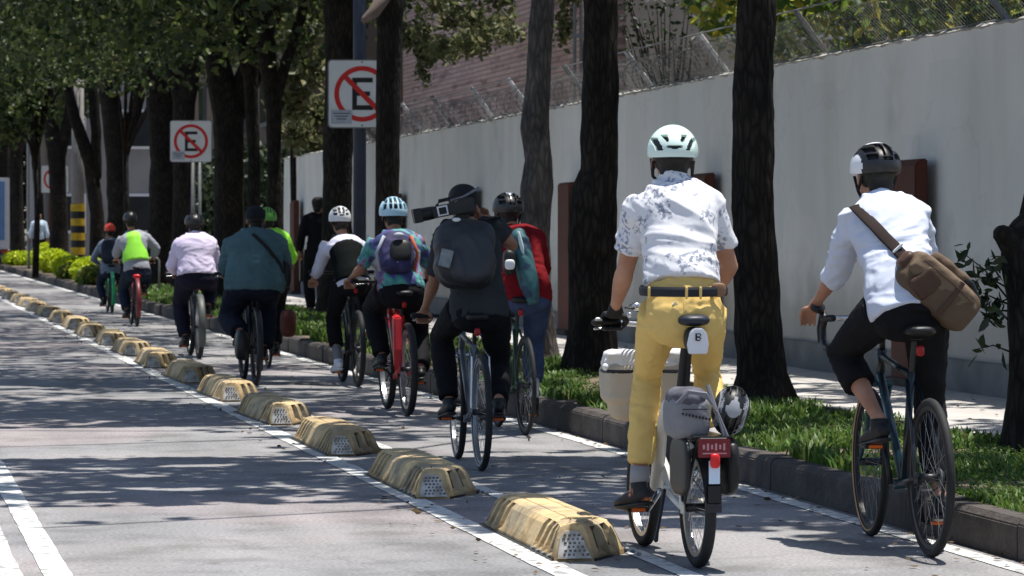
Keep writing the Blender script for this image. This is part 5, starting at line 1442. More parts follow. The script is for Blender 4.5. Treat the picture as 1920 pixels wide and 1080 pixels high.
b = MB(); b.tube([(-.03, .62, .30), (-.035, .52, .52), (-.05, .36, .66)], [.03, .028, .02], 10, rnd=True); b.build('swing_tube', mat('frame_ivory', (1, 1, 1)), bk, smooth=True)
b = MB(); b.tube([(0, .165, 1.02), (0, .19, .93), (0, .235, .80), (0, .275, .69), (0, .30, .60)], [(.018, .018), (.024, .022), (.027, .026), (.030, .028), (.03, .03)], 12, rnd=True); b.build('seat_mast', M_black, bk, smooth=True)
def knee_fold(c, nrm):
    q = 0
    for z0, s_ in ((.775, .05), (.36, .06)):
        q += .0032 * max(-.3, noise.noise((c.x * 14, c.y * 14, c.z * 20)) + .5) * sin((c.z + .15 * c.x) * 190 + 3 * noise.noise((c.x * 9, c.y * 9, 0))) * math.exp(-((c.z - z0) / s_) ** 2)
    return q
hp = L(T, 1283, 577, .19)
D = dict(hip=hp, neck=L(T, 1264, 350, .42), head=L(T, 1261, 302, .47), shL=L(T, 1202, 388, .38), shR=L(T, 1328, 386, .38),
         hdL=L(T, 1150, 604, .74), hdR=L(T, 1300, 604, .74), elL=L(T, 1172, 508, .50), elR=L(T, 1368, 500, .46), ankL=feet(P, 'L', -1) + Vector((-.015, 0, .0)), ankR=feet(P, 'R', 1),
         k=1.05, w=.93, skin=M_skin2, sleeve=.62, slv=1.45, hem=.13, fl=1.05, shirt_g=.014, collar=.05, knL=L(T, 1214, 700, .56), knR=L(T, 1325, 700, .50), wr=.0085, wsc=7, vox=.0075, bvox=.007, eyes=True, wdir=(Vector((.85, 0, -.5)), 3.0, Vector((.5, 0, .85)), 11.0, 4.0), pfn=knee_fold,
         shirt=None, pants=None, pants_g=.002, flare=.013, pl={'L': 1.83, 'R': 1.83}, gloves=mat('glove_black', (.014, .014, .015), .7, .2, 30), hunch=.02, waist=.20,
         shoe=mat('shoe_orange_black', (.02, .02, .022), .6, .1, 9, c2=(.62, .20, .09), thr=(.60, .64)), sole=M_black, pwr=.0045, toeL=(-.32, 1, -.10), sock=mat('sock_grey', (.30, .29, .29), .8), sockh=.14, face=(.17, 1, .02), hair=True,
         helmet=(hel_mint, ([M_mint, M_black], None), dict(dims=(.104, .142, .108), cz=.040, low=106)))
def botanical():
    m = bpy.data.materials.new('shirt_botanical'); m.use_nodes = True; n = m.node_tree.nodes; l = m.node_tree.links; p = n['Principled BSDF']; p.inputs['Roughness'].default_value = .85
    tc = n.new('ShaderNodeTexCoord')
    z1 = n.new('ShaderNodeTexNoise'); z1.inputs['Scale'].default_value = 9; z1.inputs['Detail'].default_value = 2; l.new(tc.outputs['Object'], z1.inputs['Vector'])
    z2 = n.new('ShaderNodeTexNoise'); z2.inputs['Scale'].default_value = 60; z2.inputs['Detail'].default_value = 3; l.new(tc.outputs['Object'], z2.inputs['Vector'])
    r1 = n.new('ShaderNodeValToRGB'); r1.color_ramp.elements[0].position = .50; r1.color_ramp.elements[1].position = .56; l.new(z1.outputs[0], r1.inputs[0])
    r2 = n.new('ShaderNodeValToRGB'); r2.color_ramp.elements[0].position = .50; r2.color_ramp.elements[1].position = .55; l.new(z2.outputs[0], r2.inputs[0])
    ml = n.new('ShaderNodeMath'); ml.operation = 'MULTIPLY'; l.new(r1.outputs[0], ml.inputs[0]); l.new(r2.outputs[0], ml.inputs[1])
    x = n.new('ShaderNodeMixRGB'); x.inputs[1].default_value = (.66, .66, .69, 1); x.inputs[2].default_value = (.24, .26, .33, 1); l.new(ml.outputs[0], x.inputs[0]); l.new(x.outputs[0], p.inputs['Base Color'])
    z3 = n.new('ShaderNodeTexNoise'); z3.inputs['Scale'].default_value = 18; l.new(tc.outputs['Object'], z3.inputs['Vector'])
    bp = n.new('ShaderNodeBump'); bp.inputs['Strength'].default_value = .35; bp.inputs['Distance'].default_value = .008; l.new(z3.outputs[0], bp.inputs['Height']); l.new(bp.outputs[0], p.inputs['Normal'])
    return m
D['shirt'] = botanical(); D['pants'] = cloth('trousers_mustard', (.66, .46, .16), .06, 3)
p1, J = rider('cyclist in bright yellow trousers, white patterned shirt and pale mint helmet', T, D)
# belt
b = MB(); c0 = J['spine'](.135); pts = []
for i in range(40):
    a = 2 * pi * i / 40; pts.append(c0 + Vector((.184 * cos(a), .149 * sin(a) - .004, .004 * sin(a))))
b.tube(pts, [(.0205, .005)] * 40, 6, ref=(0, 0, 1), closed=True)
belt = b.build('belt', mat('belt_navy', (.015, .016, .022), .6), p1)
for px_ in (1218, 1287, 1313):
    q_ = onto([belt], T, px_, 549, .003)
    if q_ is not None: MB().sup(q_, (.006, .004, .027), p=4, nu=10, nv=6).build('belt_loop', D['pants'], belt, smooth=True)
for px_ in (1266, 1356):
    q_ = onto(kids(p1, 'trousers'), T, px_, 569, .002)
    if q_ is not None:
        MB().prism([(q_.x - .013, q_.z - .006), (q_.x + .013, q_.z - .006), (q_.x, q_.z + .009)], q_.y - .004, q_.y + .004).build('pocket_tab', mat('tab_cream', (.75, .68, .45), .7), p1)
strap_on(kids(p1, 'trousers'), T, [(1282, 566), (1283, 598)], .0015, .0015, 'back_seam', mat('seam_ochre', (.40, .25, .06), .9), p1, off=.0, n=4)
MB().sup(c0 + Vector((.125, -.112, .004)), (.032, .012, .030), p=3).build('leather_patch', mat('leather_brown', (.20, .11, .06), .6), belt, smooth=True)
# small tag with the letter
t = thing('saddle_bag', 'small white saddle bag with a black letter B under the saddle', 'bag', T[0], T[1])
b = MB(); b.sup((0, .045, .945), (.048, .045, .052), p=3.0); organic('pouch', b, M_black, t, vox=.008, sm=3)
b = MB(); poly = [(-.040, .885), (-.046, .925), (-.034, .975), (-.015, .992), (.020, .992), (.038, .970), (.046, .925), (.040, .885)]
b.prism(poly, -.010, .002); fl = b.build('front_panel', mat('panel_white', (.68, .68, .70), .5, .04, 5), t, bevel=.004)
b = MB(); zc = .955; b.box((-.009, -.0125, zc), (.006, .003, .030))
for z0 in (.0075, -.0075): 
    b.tube([(-.006, -.0125, zc + z0 + .0065), (.006, -.0125, zc + z0 + .0065), (.011, -.0125, zc + z0), (.006, -.0125, zc + z0 - .0065), (-.006, -.0125, zc + z0 - .0065)], .0024, 6)
b.build('letter', M_blk, fl)
# front box bag
t = thing('front_bag', 'big cream roll top bag on the front of the folding bicycle', 'bag', T[0], T[1])
c = L(T, 1200, 722, .98)
c1 = L(T, 1200, 722, .98)
b = MB(); b.sup((c.x + .01, .98, c.z + .01), (.180, .12, .10), p=5, nu=24, nv=14); b.sup((c.x + .02, .98, c.z - .07), (.160, .105, .085), p=4, nu=24, nv=14); organic('body', b, mat('canvas_cream', (.42, .36, .28), .8, .06, 4, bump=.3, bscale=60), t, vox=.009, sm=3, disp=.004, dsc=8)
b = MB(); b.sup((c.x + .01, .98, c.z + .100), (.178, .116, .036), p=3.2, nu=24); b.tube([(c.x - .155, .90, c.z + .135), (c.x + .17, .90, c.z + .140)], [(.020, .030)] * 2, 12, rnd=True); b.tube([(c.x - .15, .99, c.z + .135), (c.x + .17, .99, c.z + .14)], [(.018, .035)] * 2, 12, rnd=True); organic('roll_top', b, mat('canvas_pale', (.58, .57, .56), .6, .06, 4, bump=.3, bscale=30), t, vox=.010, sm=2, disp=.006, dsc=11)
MB().sup((c.x + .01, .98, c.z + .064), (.184, .123, .012), p=5).build('band', M_black, t)
b = MB(); b.tube([(c.x - .03, .852, c.z + .08), (c.x - .04, .842, c.z - .03), (c.x - .02, .848, c.z - .16)], [(.006, .003)] * 3, 6); b.build('strap', M_black, t)
MB().sup((c.x - .178, .88, c.z + .085), (.014, .012, .016)).build('buckle', M_white, t, smooth=True)
# grey bag on the rack
t = thing('rack_bag', 'grey and black soft bag strapped on the rear rack of the folding bicycle', 'bag', T[0], T[1])
c = L(T, 1298, 778, -.12)
b = MB(); b.sup(c + Vector((-.01, .06, -.005)), (.080, .14, .098), p=3.8, nu=24, nv=14)
organic('body', b, mat('bag_grey', (.20, .20, .215), .8, .1, 8, bump=.3, bscale=60), t, vox=.008, sm=3, disp=.003, dsc=12)
b = MB(); b.sup(c + Vector((-.012, .05, .066)), (.074, .13, .045), p=3.0); organic('lid', b, mat('bag_dark', (.035, .035, .045), .8, .2, 8, c2=(.12, .12, .15)), t, vox=.008, sm=2, disp=.004, dsc=14)
b = MB(); b.tube([c + Vector((-.088, -.10, .05)), c + Vector((-.04, -.11, .10)), c + Vector((.03, -.11, .09)), c + Vector((.075, -.11, .02)), c + Vector((.105, -.10, -.08))], [(.010, .004)] * 5, 6, ref=(0, 0, 1))
b.tube([c + Vector((.045, -.08, .125)), c + Vector((.07, -.105, .03)), c + Vector((.12, -.10, -.085))], [(.010, .004)] * 3, 6)
b.build('webbing', mat('strap_silver', (.16, .16, .18), .5), t)
b = MB(); b.box(c + Vector((-.01, -.095, .028)), (.11, .004, .004)); 
for k in range(9): b.box(c + Vector((-.062 + .014 * k, -.0945, .010 - .003 * k)), (.008, .006, .010), Matrix.Rotation(R(20), 3, 'Y'))
b.build('dark_print', M_blk, t)
t = thing('spare_helmet', 'black and silver spare helmet tied to the right of the grey rack bag', 'helmet', T[0], T[1])
c = L(T, 1368, 768, -.10)
HMx = frame_from((.3, .2, 1), (0, -1, .4))
q_ = rider_dummy = None
hh = helmet(t, c + Vector((0, .0, .0)), HMx, hel_road, ([mat('helmet_silver', (.30, .31, .33), .35), M_hk], lambda u, v, w_: 0 if .58 < abs(u) < .80 or v > .9 else 1), k=.74)
# cable cluster at the bars
b = MB(); c = L(T, 1170, 590, .86)
for k in range(5): b.tube([c + Vector((.0 + .01 * k, -.02, .03)), c + Vector((.06 + .02 * k, .06, .05 - .02 * k)), c + Vector((.13, .05, -.10))], .004, 6)
b.build('cables', M_dk, bk, smooth=True)
b = MB(); b.sup(c + Vector((.055, -.01, .035)), (.022, .012, .018)); b.sup(c + Vector((.02, -.02, .0)), (.012, .010, .012)); b.build('bell', M_chr, bk, smooth=True)
b = MB(); b.sup(L(T, 1121, 600, .80), (.014, .012, .012)); b.build('bar_end', M_white, bk, smooth=True)

b = MB()
for s0, r_ in ((.070, .045), (.062, .030)): b.tube([(s0 - .004, .06, .17), (s0 + .004, .06, .17)], r_, 18)
b.tube([(.066, .02, .25), (.07, .06, .17)], .012, 8); b.tube([(.066, .06, .17), (.066, .12, .12)], .010, 8, rnd=True); b.build('chain_tensioner', M_chr, bk)
# ================ cyclist in white shirt with the brown bag
T = place(1745, 1045, -2.2)
M_sidewall = mat('tan_sidewall', (.38, .23, .12), .7, .1, 8)
bk, P = bike('black and teal drop bar road bicycle under the cyclist with the brown bag', T, mat('frame_black_teal', (.012, .014, .016), .3, .1, 1.2, c2=(.015, .045, .065), thr=(.50, .56), spec=.5), r=.34, tw=.019, wb=1.03, sad=(.26, .975), bar=(.86, 1.0), bw=.27, btype='drop', A=R(78), rim=M_rimb, front_side=M_sidewall, steer=R(-2), fork_m=mat('fork_teal', (.015, .05, .07), .35, .1, 4), fr=.017)
b = MB(); b.tube([(-.05, .24, .955), (-.02, .17, .965), (.03, .16, .965), (.06, .20, .958)], .004, 6); b.build('saddle_rail', M_chr, bk, smooth=True)
M_wshirt = cloth('shirt_white', (.55, .59, .70), .04, 4, bump=.5)
D = dict(hip=L(T, 1700, 572, .30), neck=L(T, 1652, 383, .70), head=L(T, 1640, 333, .80), shL=L(T, 1601, 412, .66), shR=L(T, 1716, 402, .60),
         hdL=L(T, 1524, 592, .99), hdR=L(T, 1722, 598, .97), elL=L(T, 1570, 508, .80), elR=L(T, 1738, 500, .76), ankL=feet(P, 'L', -1, back=.08), ankR=feet(P, 'R', 1),
         hsL='hang', k=1.02, w=.94, skin=M_skin2, sleeve=1.38, slv=1.0, shirt_g=.016, collar=.035, wr=.008, wsc=7, vox=.0075, bvox=.007, eyes=True, wdir=(Vector((1, 0, .2)), 3.5, Vector((-.2, 0, 1)), 12.0, 4.0), hem=-.12, shirt=M_wshirt, pants=cloth('trousers_black', (.010, .010, .012), .2, 5), waist=-.02, fl=1.05,
         pants_g=.016, flare=.006, pl={'L': 1.5, 'R': 1.75}, shoe=mat('shoe_black', (.015, .015, .018), .6), sole=M_dk, face=(-.16, 1, -.12), helmet=(hel_road, ([M_hw, M_hk], lambda u, v, w_: 0 if (u < -.88 or (v > .90 and u < .4) or w_ > .25) else 1), dict(dims=(.106, .145, .112), cz=.042, low=112)), hunch=.035)
D['khL'] = Vector((-.25, 1, .3))
p2, J = rider('cyclist in white shirt and black trousers wearing a brown shoulder bag', T, D)
b = MB(); wv = J['el']['L'].lerp(Vector(D['hdL']), .80); dr = (Vector(D['hdL']) - J['el']['L']).normalized()
b.tube([wv - dr * .008, wv + dr * .010], .034, 14, rnd=False); b.build('wrist_band', M_black, p2, smooth=True)
t = thing('messenger_bag', 'brown canvas messenger bag slung behind the cyclist in the white shirt', 'bag', T[0], T[1])
a0 = L(T, 1606, 392, .60); a1 = L(T, 1655, 440, .42); a2 = L(T, 1700, 480, .32)
strap_on(kids(p2, 'shirt'), T, [(1605, 388), (1640, 425), (1675, 462), (1696, 486)], .028, .004, 'strap', mat('strap_brown', (.026, .018, .016), .8, spec=.1), t, off=.010, n=4)
MB().sup(onto(kids(p2, 'shirt'), T, 1684, 470, .018), (.030, .005, .006), Matrix.Rotation(R(-42), 3, 'Y'), p=4).build('buckle', M_white, t)
ang = R(40)
Mx = Matrix.Rotation(ang, 3, 'Y')
c = L(T, 1757, 545, .24)
M_canv = mat('canvas_brown', (.10, .066, .042), .85, .15, 6, bump=.5, bscale=40, bdist=.006)
M_canl = mat('canvas_light_brown', (.15, .105, .068), .85, .15, 6, bump=.5, bscale=40, bdist=.006)
M_leath = mat('leather_dark', (.060, .030, .018), .55, .15, 8, bump=.3, bscale=40)
b = MB(); b.sup(c, (.195, .075, .098), Mx, p=4.2, nu=26, nv=14); b.sup(c + Mx @ Vector((.03, -.02, -.02)), (.16, .075, .085), Mx, p=4.0, nu=24)
organic('body', b, M_canv, t, vox=.009, sm=3, disp=.003, dsc=8)
b = MB(); b.sup(c + Mx @ Vector((-.015, -.030, .030)), (.168, .066, .060), Mx, p=4.5, nu=24)
organic('flap', b, M_canl, t, vox=.008, sm=2, disp=.0035, dsc=9)
b = MB(); b.tube([c + Mx @ Vector((x_, -.100 + .0 * x_, z_)) for x_, z_ in ((-.15, .050), (.02, .052), (.14, .045))], .003, 5); b.tube([c + Mx @ Vector((x_, y_, z_)) for x_, y_, z_ in ((.045, -.096, .085), (.05, -.102, .0), (.05, -.096, -.09))], [(.012, .003)] * 3, 6); b.build('seam', M_leath, t)
b = MB(); b.sup(c + Mx @ Vector((-.075, -.066, -.018)), (.058, .034, .068), Mx @ Matrix.Rotation(R(12), 3, 'Y'), p=5, nu=24)
organic('side_pocket', b, M_leath, t, vox=.008, sm=3)
b = MB(); b.sup(c + Mx @ Vector((-.190, .0, .012)), (.030, .052, .044), Mx, p=3.4, nu=20); organic('strap_anchor', b, M_leath, t, vox=.008, sm=3)
b = MB(); b.sup(c + Mx @ Vector((.0, .045, .112)), (.11, .055, .032), Mx, p=3.2, nu=20); organic('top_flap', b, M_canv, t, vox=.009, sm=3, disp=.004, dsc=9)
b = MB(); b.tube([c + Mx @ Vector((.02, .0, .105)), c + Mx @ Vector((.10, .0, .120)), c + Mx @ Vector((.17, .01, .085))], [(.015, .008)] * 3, 8, rnd=True); b.build('carry_handle', M_black, t, smooth=True)

# ================ camera operator
T = place(903, 883, -2.2)
bk, P = bike('silver rimmed city bicycle under the cyclist shouldering the video camera', T, mat('frame_grey_steel', (.14, .15, .17), .35, .1, 4, metal=.3), r=.34, tw=.02, wb=1.04, sad=(.27, .90), bar=(.86, .87), bw=.30, A=R(-2), rim=M_rims, rear_side=mat('sidewall_grey', (.25, .26, .28), .5), front_side=mat('sidewall_grey', (1, 1, 1)), steer=R(-1), fork_m=M_chr, fender=None)
b = MB()
for s_ in (-1, 1): b.tube([(s_ * .06, 0, .34), (s_ * .05, .05, .66), (s_ * .04, .2, .70)], .006, 6)
b.build('rack_stay', M_chr, bk)
M_tdark = cloth('tee_charcoal', (.035, .038, .042), .2, 5)
M_pblack = cloth('trousers_jet', (.009, .009, .011), .2, 5)
D = dict(hip=L(T, 898, 575, .30), neck=L(T, 880, 428, .50), head=L(T, 868, 386, .58), shL=L(T, 834, 442, .50), shR=L(T, 930, 430, .44),
         hdL=L(T, 794, 597, .84), hdR=L(T, 905, 405, .60), elL=L(T, 814, 528, .62), elR=L(T, 962, 462, .46), ankL=feet(P, 'L', -1), ankR=feet(P, 'R', 1),
         k=1.0, skin=M_skin, sleeve={'L': .85, 'R': .55}, slv=1.2, hem=-.16, shirt=M_tdark, pants=M_pblack, shoe=M_black, sole=M_black, hair=True, cap=mat('cap_black', (.010, .010, .011), .7, .2, 20), hairm=M_hair, vox=.011, bvox=.009, shirt_g=.016, hunch=.03)
D['hfR'] = (-.3, .5, .8); D['huR'] = (-.8, -.3, -.1)
p3, J = rider('cyclist in dark clothes holding a video camera on the left shoulder', T, D)
t = thing('video_camera', 'long black video camera resting on the shoulder of the cyclist in dark clothes', 'camera', T[0], T[1])
c = L(T, 866, 388, .42); e = L(T, 786, 404, .44); dx = (e - c).normalized(); Mx = Matrix((dx, Vector((0, 1, 0)), dx.cross(Vector((0, 1, 0))))).transposed()
b = MB(); b.box((c + e) / 2 + dx * -.03, (.16, .10, .070), Mx); b.box(c - dx * .02 + Vector((0, 0, .005)), (.11, .09, .085), Mx); b.box(c + Vector((.0, .03, -.06)), (.10, .07, .03), Mx); b.build('body', M_dk, t, bevel=.008)
b = MB(); b.tube([e - dx * .10, e - dx * .06, e], [.036, .040, .040], 16); b.build('lens', M_black, t, smooth=False)
b = MB(); b.box(e + dx * .012, (.05, .105, .085), Mx); b.build('lens_hood', M_black, t, bevel=.004)
b = MB(); q0 = (c + e) / 2 - dx * .02; b.tube([q0 + Vector((.11, 0, .045)), q0 + Vector((.10, 0, .085)), q0 + Vector((-.03, 0, .055)), q0 + Vector((-.04, 0, .03))], .011, 8, rnd=True); b.build('carry_handle', M_black, t, smooth=True)
sc_ = MB(); q1 = L(T, 830, 395, .34)
sc_.box(q1, (.062, .008, .058), Mx); s1 = sc_.build('side_screen', M_white, t); MB().box(q1 + Vector((0, -.0055, 0)), (.044, .004, .040), Mx).build('screen_glass', M_blk, s1)
b = MB(); b.tube([L(T, 898, 352, .50), L(T, 870, 368, .42), L(T, 845, 376, .40)], [(.010, .004)] * 3, 6); b.build('light_strap', mat('strap_grey', (.15, .15, .16), .6), t)
t = thing('backpack', 'big glossy black backpack on the cyclist with the video camera', 'backpack', T[0], T[1], 'backpacks worn by cyclists')
c = L(T, 872, 476, .20)
b = MB(); b.sup(c, (.178, .12, .198), Matrix.Rotation(R(-14), 3, 'X'), p=3.4, nu=26, nv=16); organic('body', b, mat('pack_gloss', (.016, .018, .023), .55, .2, 5, spec=.5, bump=.3, bscale=12, bdist=.01), t, vox=.011, sm=3, disp=.010, dsc=6)
b = MB(); b.sup(c + Vector((.02, -.10, -.02)), (.13, .05, .15), Matrix.Rotation(R(-14), 3, 'X'), p=3.2); organic('front_pocket', b, mat('pack_pocket', (.026, .028, .034), .55, .2, 5, spec=.5), t, vox=.011, sm=3, disp=.008, dsc=8)
MB().box(L(T, 836, 484, .04), (.075, .006, .105), Matrix.Rotation(R(14), 3, 'Y')).build('patch', mat('patch_grey', (.22, .25, .26), .7, .25, 40), t, bevel=.004)
MB().sup(L(T, 856, 412, .10), (.025, .012, .012)).build('clip', M_white, t, smooth=True)
for s_, a, b_ in (('L', J['sh']['L'], 0), ('R', J['sh']['R'], 0)):
    MB().tube([c + Vector(((-.1 if s_ == 'L' else .1), .02, .2)), a + Vector((0, .0, .075)), a + Vector((0, .09, .0)), a + Vector((0, .04, -.16))], [(.028, .006)] * 4, 8).build('shoulder_strap', M_strap, t, smooth=True)

# ================ red shirt cyclist behind
T = place(985, 816, 0)
bk, P = bike('dark green bicycle of the cyclist in the red shirt', T, mat('frame_green', (.03, .06, .04), .4, .1, 5), tw=.016, A=R(98), rim=M_rimb, sad=(.26, .93), bar=(.86, .96))
D = dict(hip=L(T, 984, 548, .28), neck=L(T, 962, 432, .52), head=L(T, 952, 401, .62), shL=L(T, 928, 448, .52), shR=L(T, 1006, 446, .46), hdL=L(T, 905, 545, .80), hdR=L(T, 985, 545, .80),
         elR=L(T, 1020, 505, .55), elL=L(T, 905, 505, .6), ankL=feet(P, 'L', -1), ankR=feet(P, 'R', 1), sleeve=1.3, shirt=cloth('shirt_red', (.17, .008, .012), .2, 5), pants=cloth('jeans_blue', (.045, .065, .13), .25, 12), pl={'L': 1.7, 'R': 1.62}, sock=mat('sock_white', (.55, .56, .6), .8), sockh=.4, hem=-.22, fl=1.05,
         shoe=M_black, helmet=(hel_road, ([M_hk, M_hw], lambda u, v, w_: 1 if (abs(u) < .22 and v > .80) else 0), dict(dims=(.112, .145, .112))), w=1.05)
p4, J = rider('cyclist in red shirt and blue jeans behind the camera operator', T, D)
t = thing('backpack', 'teal and white slim backpack on the cyclist in the red shirt', 'backpack', T[0], T[1], 'backpacks worn by cyclists')
c = L(T, 985, 500, .16)
b = MB(); b.sup(c, (.062, .08, .27), Matrix.Rotation(R(-10), 3, 'Y') @ Matrix.Rotation(R(-12), 3, 'X'), p=3.0, nu=20); organic('body', b, mat('pack_teal', (.05, .16, .18), .6, .3, 6, c2=(.02, .045, .08), thr=(.5, .55)), t, vox=.012, sm=3, disp=.006)
b = MB(); b.sup(L(T, 978, 462, .115), (.014, .02, .11), Matrix.Rotation(R(-12), 3, 'Y')); b.build('pale_stripe', mat('stripe_pale', (.45, .58, .60), .5), t, smooth=True)
b = MB(); b.sup(L(T, 955, 492, .12), (.045, .05, .09), p=3); pk = b.build('side_pouch', M_black, t, smooth=True)
MB().sup(L(T, 956, 496, .02), (.035, .012, .035), p=3).build('reflector', M_white, pk, smooth=True)

# ================ red bicycle cyclist with light blue helmet
T = place(765, 780, 0)
M_fred = mat('frame_red', (.48, .018, .022), .3, .08, 4, spec=.5)
bk, P = bike('bright red fat tyred bicycle ridden under the light blue helmet', T, M_fred, r=.35, tw=.028, A=R(15), rim=M_rims, fr=.024, tread=False, sad=(.27, .93), bar=(.84, .99), bw=.31)
b = MB(); b.prism([(.0, .36), (.03, .37), (.13, .72), (.10, .76), (.02, .74), (-.01, .50)], -.030, .030, ax=0); mg = b.build('rear_guard', M_fred, bk, bevel=.012)
mg.location = (-.075, 0, 0)
def jersey():
    m = bpy.data.materials.new('jersey_multicolour'); m.use_nodes = True; n = m.node_tree.nodes; l = m.node_tree.links; p = n['Principled BSDF']; p.inputs['Roughness'].default_value = .7
    tc = n.new('ShaderNodeTexCoord'); z = n.new('ShaderNodeTexNoise'); z.inputs['Scale'].default_value = 4.5; z.inputs['Detail'].default_value = 2; z.inputs['Distortion'].default_value = 1.2; l.new(tc.outputs['Object'], z.inputs['Vector'])
    r = n.new('ShaderNodeValToRGB'); r.color_ramp.interpolation = 'EASE'; e = r.color_ramp.elements
    cs = [(.30, (.02, .04, .12)), (.42, (.07, .05, .22)), (.48, (.04, .20, .22)), (.53, (.08, .32, .24)), (.58, (.12, .20, .36)), (.64, (.24, .07, .06)), (.70, (.07, .05, .20))]
    while len(e) < len(cs): e.new(.5)
    for i, (q, c_) in enumerate(cs): e[i].position = q; e[i].color = (*c_, 1)
    l.new(z.outputs[0], r.inputs[0]); l.new(r.outputs[0], p.inputs['Base Color']); return m
M_jer = jersey()
D = dict(hip=L(T, 752, 540, .30), neck=L(T, 742, 440, .58), head=L(T, 737, 407, .70), shL=L(T, 701, 458, .58), shR=L(T, 782, 456, .55), hdL=L(T, 655, 534, .86), hdR=L(T, 800, 536, .86), elL=L(T, 676, 505, .70), elR=L(T, 806, 505, .66), ankL=feet(P, 'L', -1), ankR=feet(P, 'R', 1),
         sleeve=.9, slv=.9, shirt=M_jer, pants=M_pblack, pants_g=.02, shoe=M_black, helmet=(hel_vert, G(M_hb), dict(dims=(.112, .145, .118))), w=1.06, hem=-.1, skin=M_skin)
p5, J = rider('cyclist in multicoloured jersey and light blue helmet on the red bicycle', T, D)
t = thing('backpack', 'small purple and black backpack on the cyclist in the multicoloured jersey', 'backpack', T[0], T[1], 'backpacks worn by cyclists')
c = L(T, 744, 474, .26)
b = MB(); b.sup(c, (.135, .08, .17), Matrix.Rotation(R(-22), 3, 'X'), p=3.0, nu=22); organic('body', b, mat('pack_violet', (.018, .015, .05), .7, .3, 7, c2=(.055, .05, .15)), t, vox=.012, sm=3, disp=.004)
b = MB(); b.sup(c + Vector((.02, -.07, .02)), (.085, .035, .085), Matrix.Rotation(R(-22), 3, 'X'), p=3); b.build('pocket', M_black, t, smooth=True)
b = MB(); b.sup(c + Vector((.01, -.085, -.08)), (.075, .020, .028), p=3); b.build('pale_panel', mat('panel_lilac', (.50, .52, .68), .6), t, smooth=True)
b = MB(); b.sup(c + Vector((.005, -.07, .135)), (.04, .02, .02)); b.build('haul_loop', mat('loop_grey', (.4, .42, .5), .6), t, smooth=True)
for s_ in (-1, 1):
    MB().tube([c + Vector((s_ * .10, -.03, .13)), c + Vector((s_ * .155, -.02, .0)), c + Vector((s_ * .13, -.02, -.14))], [(.014, .006)] * 3, 6).build('compression_strap', mat('strap_orange', (.50, .12, .05), .6) if s_ > 0 else mat('loop_grey', (1, 1, 1)), t, smooth=True)

# ================ woman with white helmet
T = place(672, 725, 0)
bk, P = bike('black mountain bicycle of the cyclist with white sleeves', T, mat('frame_black', (.015, .015, .017), .4), tw=.026, A=R(-88), rim=M_rimb, tread=True, sad=(.26, .95), bar=(.84, 1.0), bw=.33)
D = dict(hip=L(T, 660, 524, .28), neck=L(T, 644, 448, .52), head=L(T, 637, 417, .62), shL=L(T, 612, 462, .52), shR=L(T, 674, 462, .50), hdL=L(T, 586, 533, .83), hdR=L(T, 708, 533, .83), elL=L(T, 598, 502, .66), ankL=feet(P, 'L', -1) + Vector((-.01, 0, 0)), ankR=feet(P, 'R', 1),
         sleeve=1.9, shirt=cloth('top_white', (.60, .60, .72), .06, 5), pants=M_pblack, pl={'L': 1.65, 'R': 1.6}, shoe=mat('shoe_white', (.66, .67, .74), .6), sole=M_white, k=.96, w=.92, helmet=(hel_road, G(M_hw), dict(dims=(.108, .142, .115))), hairm=mat('hair_brown', (.016, .010, .007), .5, .4, 60), longhair=False, skin=M_skin2, gloves=None, sock=mat('sock_dim', (.2, .2, .22), .8), sockh=.3)
p6, J = rider('cyclist with white long sleeves, dark vest, white helmet and white shoes', T, D)
b = MB()
P_ = [J['spine'](t_) for t_ in (-.06, .12, .3, .5, .7, .84)]; b.tube(P_, [(.160, .135), (.155, .135), (.150, .13), (.155, .135), (.160, .135), (.13, .11)], 20)
b.tube([J['spine'](.8) + Vector((-.08, -.03, 0)), J['spine'](.97) + Vector((-.085, -.01, .03))], .035, 8, rnd=True); b.tube([J['spine'](.8) + Vector((.08, -.03, 0)), J['spine'](.97) + Vector((.085, -.01, .03))], .035, 8, rnd=True)
organic('vest', b, cloth('vest_dark', (.004, .006, .006), .2, 5), p6, vox=.012, sm=3)

# ================ big cyclist in teal sweater
T = place(480, 722, 0)
bk, P = bike('black bicycle under the broad cyclist in the teal sweater', T, mat('frame_black', (1, 1, 1)), tw=.022, A=R(155), rim=M_rimb, sad=(.26, .90), bar=(.78, .98), light=False, rack=True, fender=M_dk)
D = dict(hip=L(T, 478, 530, .26), neck=L(T, 478, 436, .42), head=L(T, 479, 413, .50), shL=L(T, 437, 455, .40), shR=L(T, 521, 455, .40), hdL=L(T, 424, 516, .74), hdR=L(T, 528, 516, .74), elL=L(T, 424, 497, .48), elR=L(T, 533, 497, .48), ankL=feet(P, 'L', -1), ankR=feet(P, 'R', 1),
         k=1.02, w=1.50, armw=1.25, sleeve=1.95, shirt_g=.022, hem=-.22, fl=1.08, shirt=cloth('sweater_teal', (.075, .135, .155), .12, 5), pants=cloth('trousers_navy', (.012, .015, .026), .2, 5), pants_g=.022, flare=.02, shoe=M_black, cap=mat('beanie_black', (.010, .011, .016), .9, .2, 30), skin=M_skin, wr=.008, wsc=6, hunch=.05)
p7, J = rider('broad cyclist in teal sweater and dark beanie with a diagonal strap', T, D)
t = thing('sling_bag', 'small black sling bag strapped across the teal sweater', 'bag', T[0], T[1])
strap_on(kids(p7, 'shirt'), T, [(474, 440), (500, 464), (520, 490), (531, 512)], .017, .004, 'strap', M_strap, t, off=.010, n=4)
b = MB(); b.sup(L(T, 536, 515, .28), (.05, .07, .12), p=3); b.build('pouch', M_black, t, smooth=True)
MB().sup((-.13, .0, .36), (.06, .14, .14), p=3).build('pannier', M_black, bk, smooth=True)

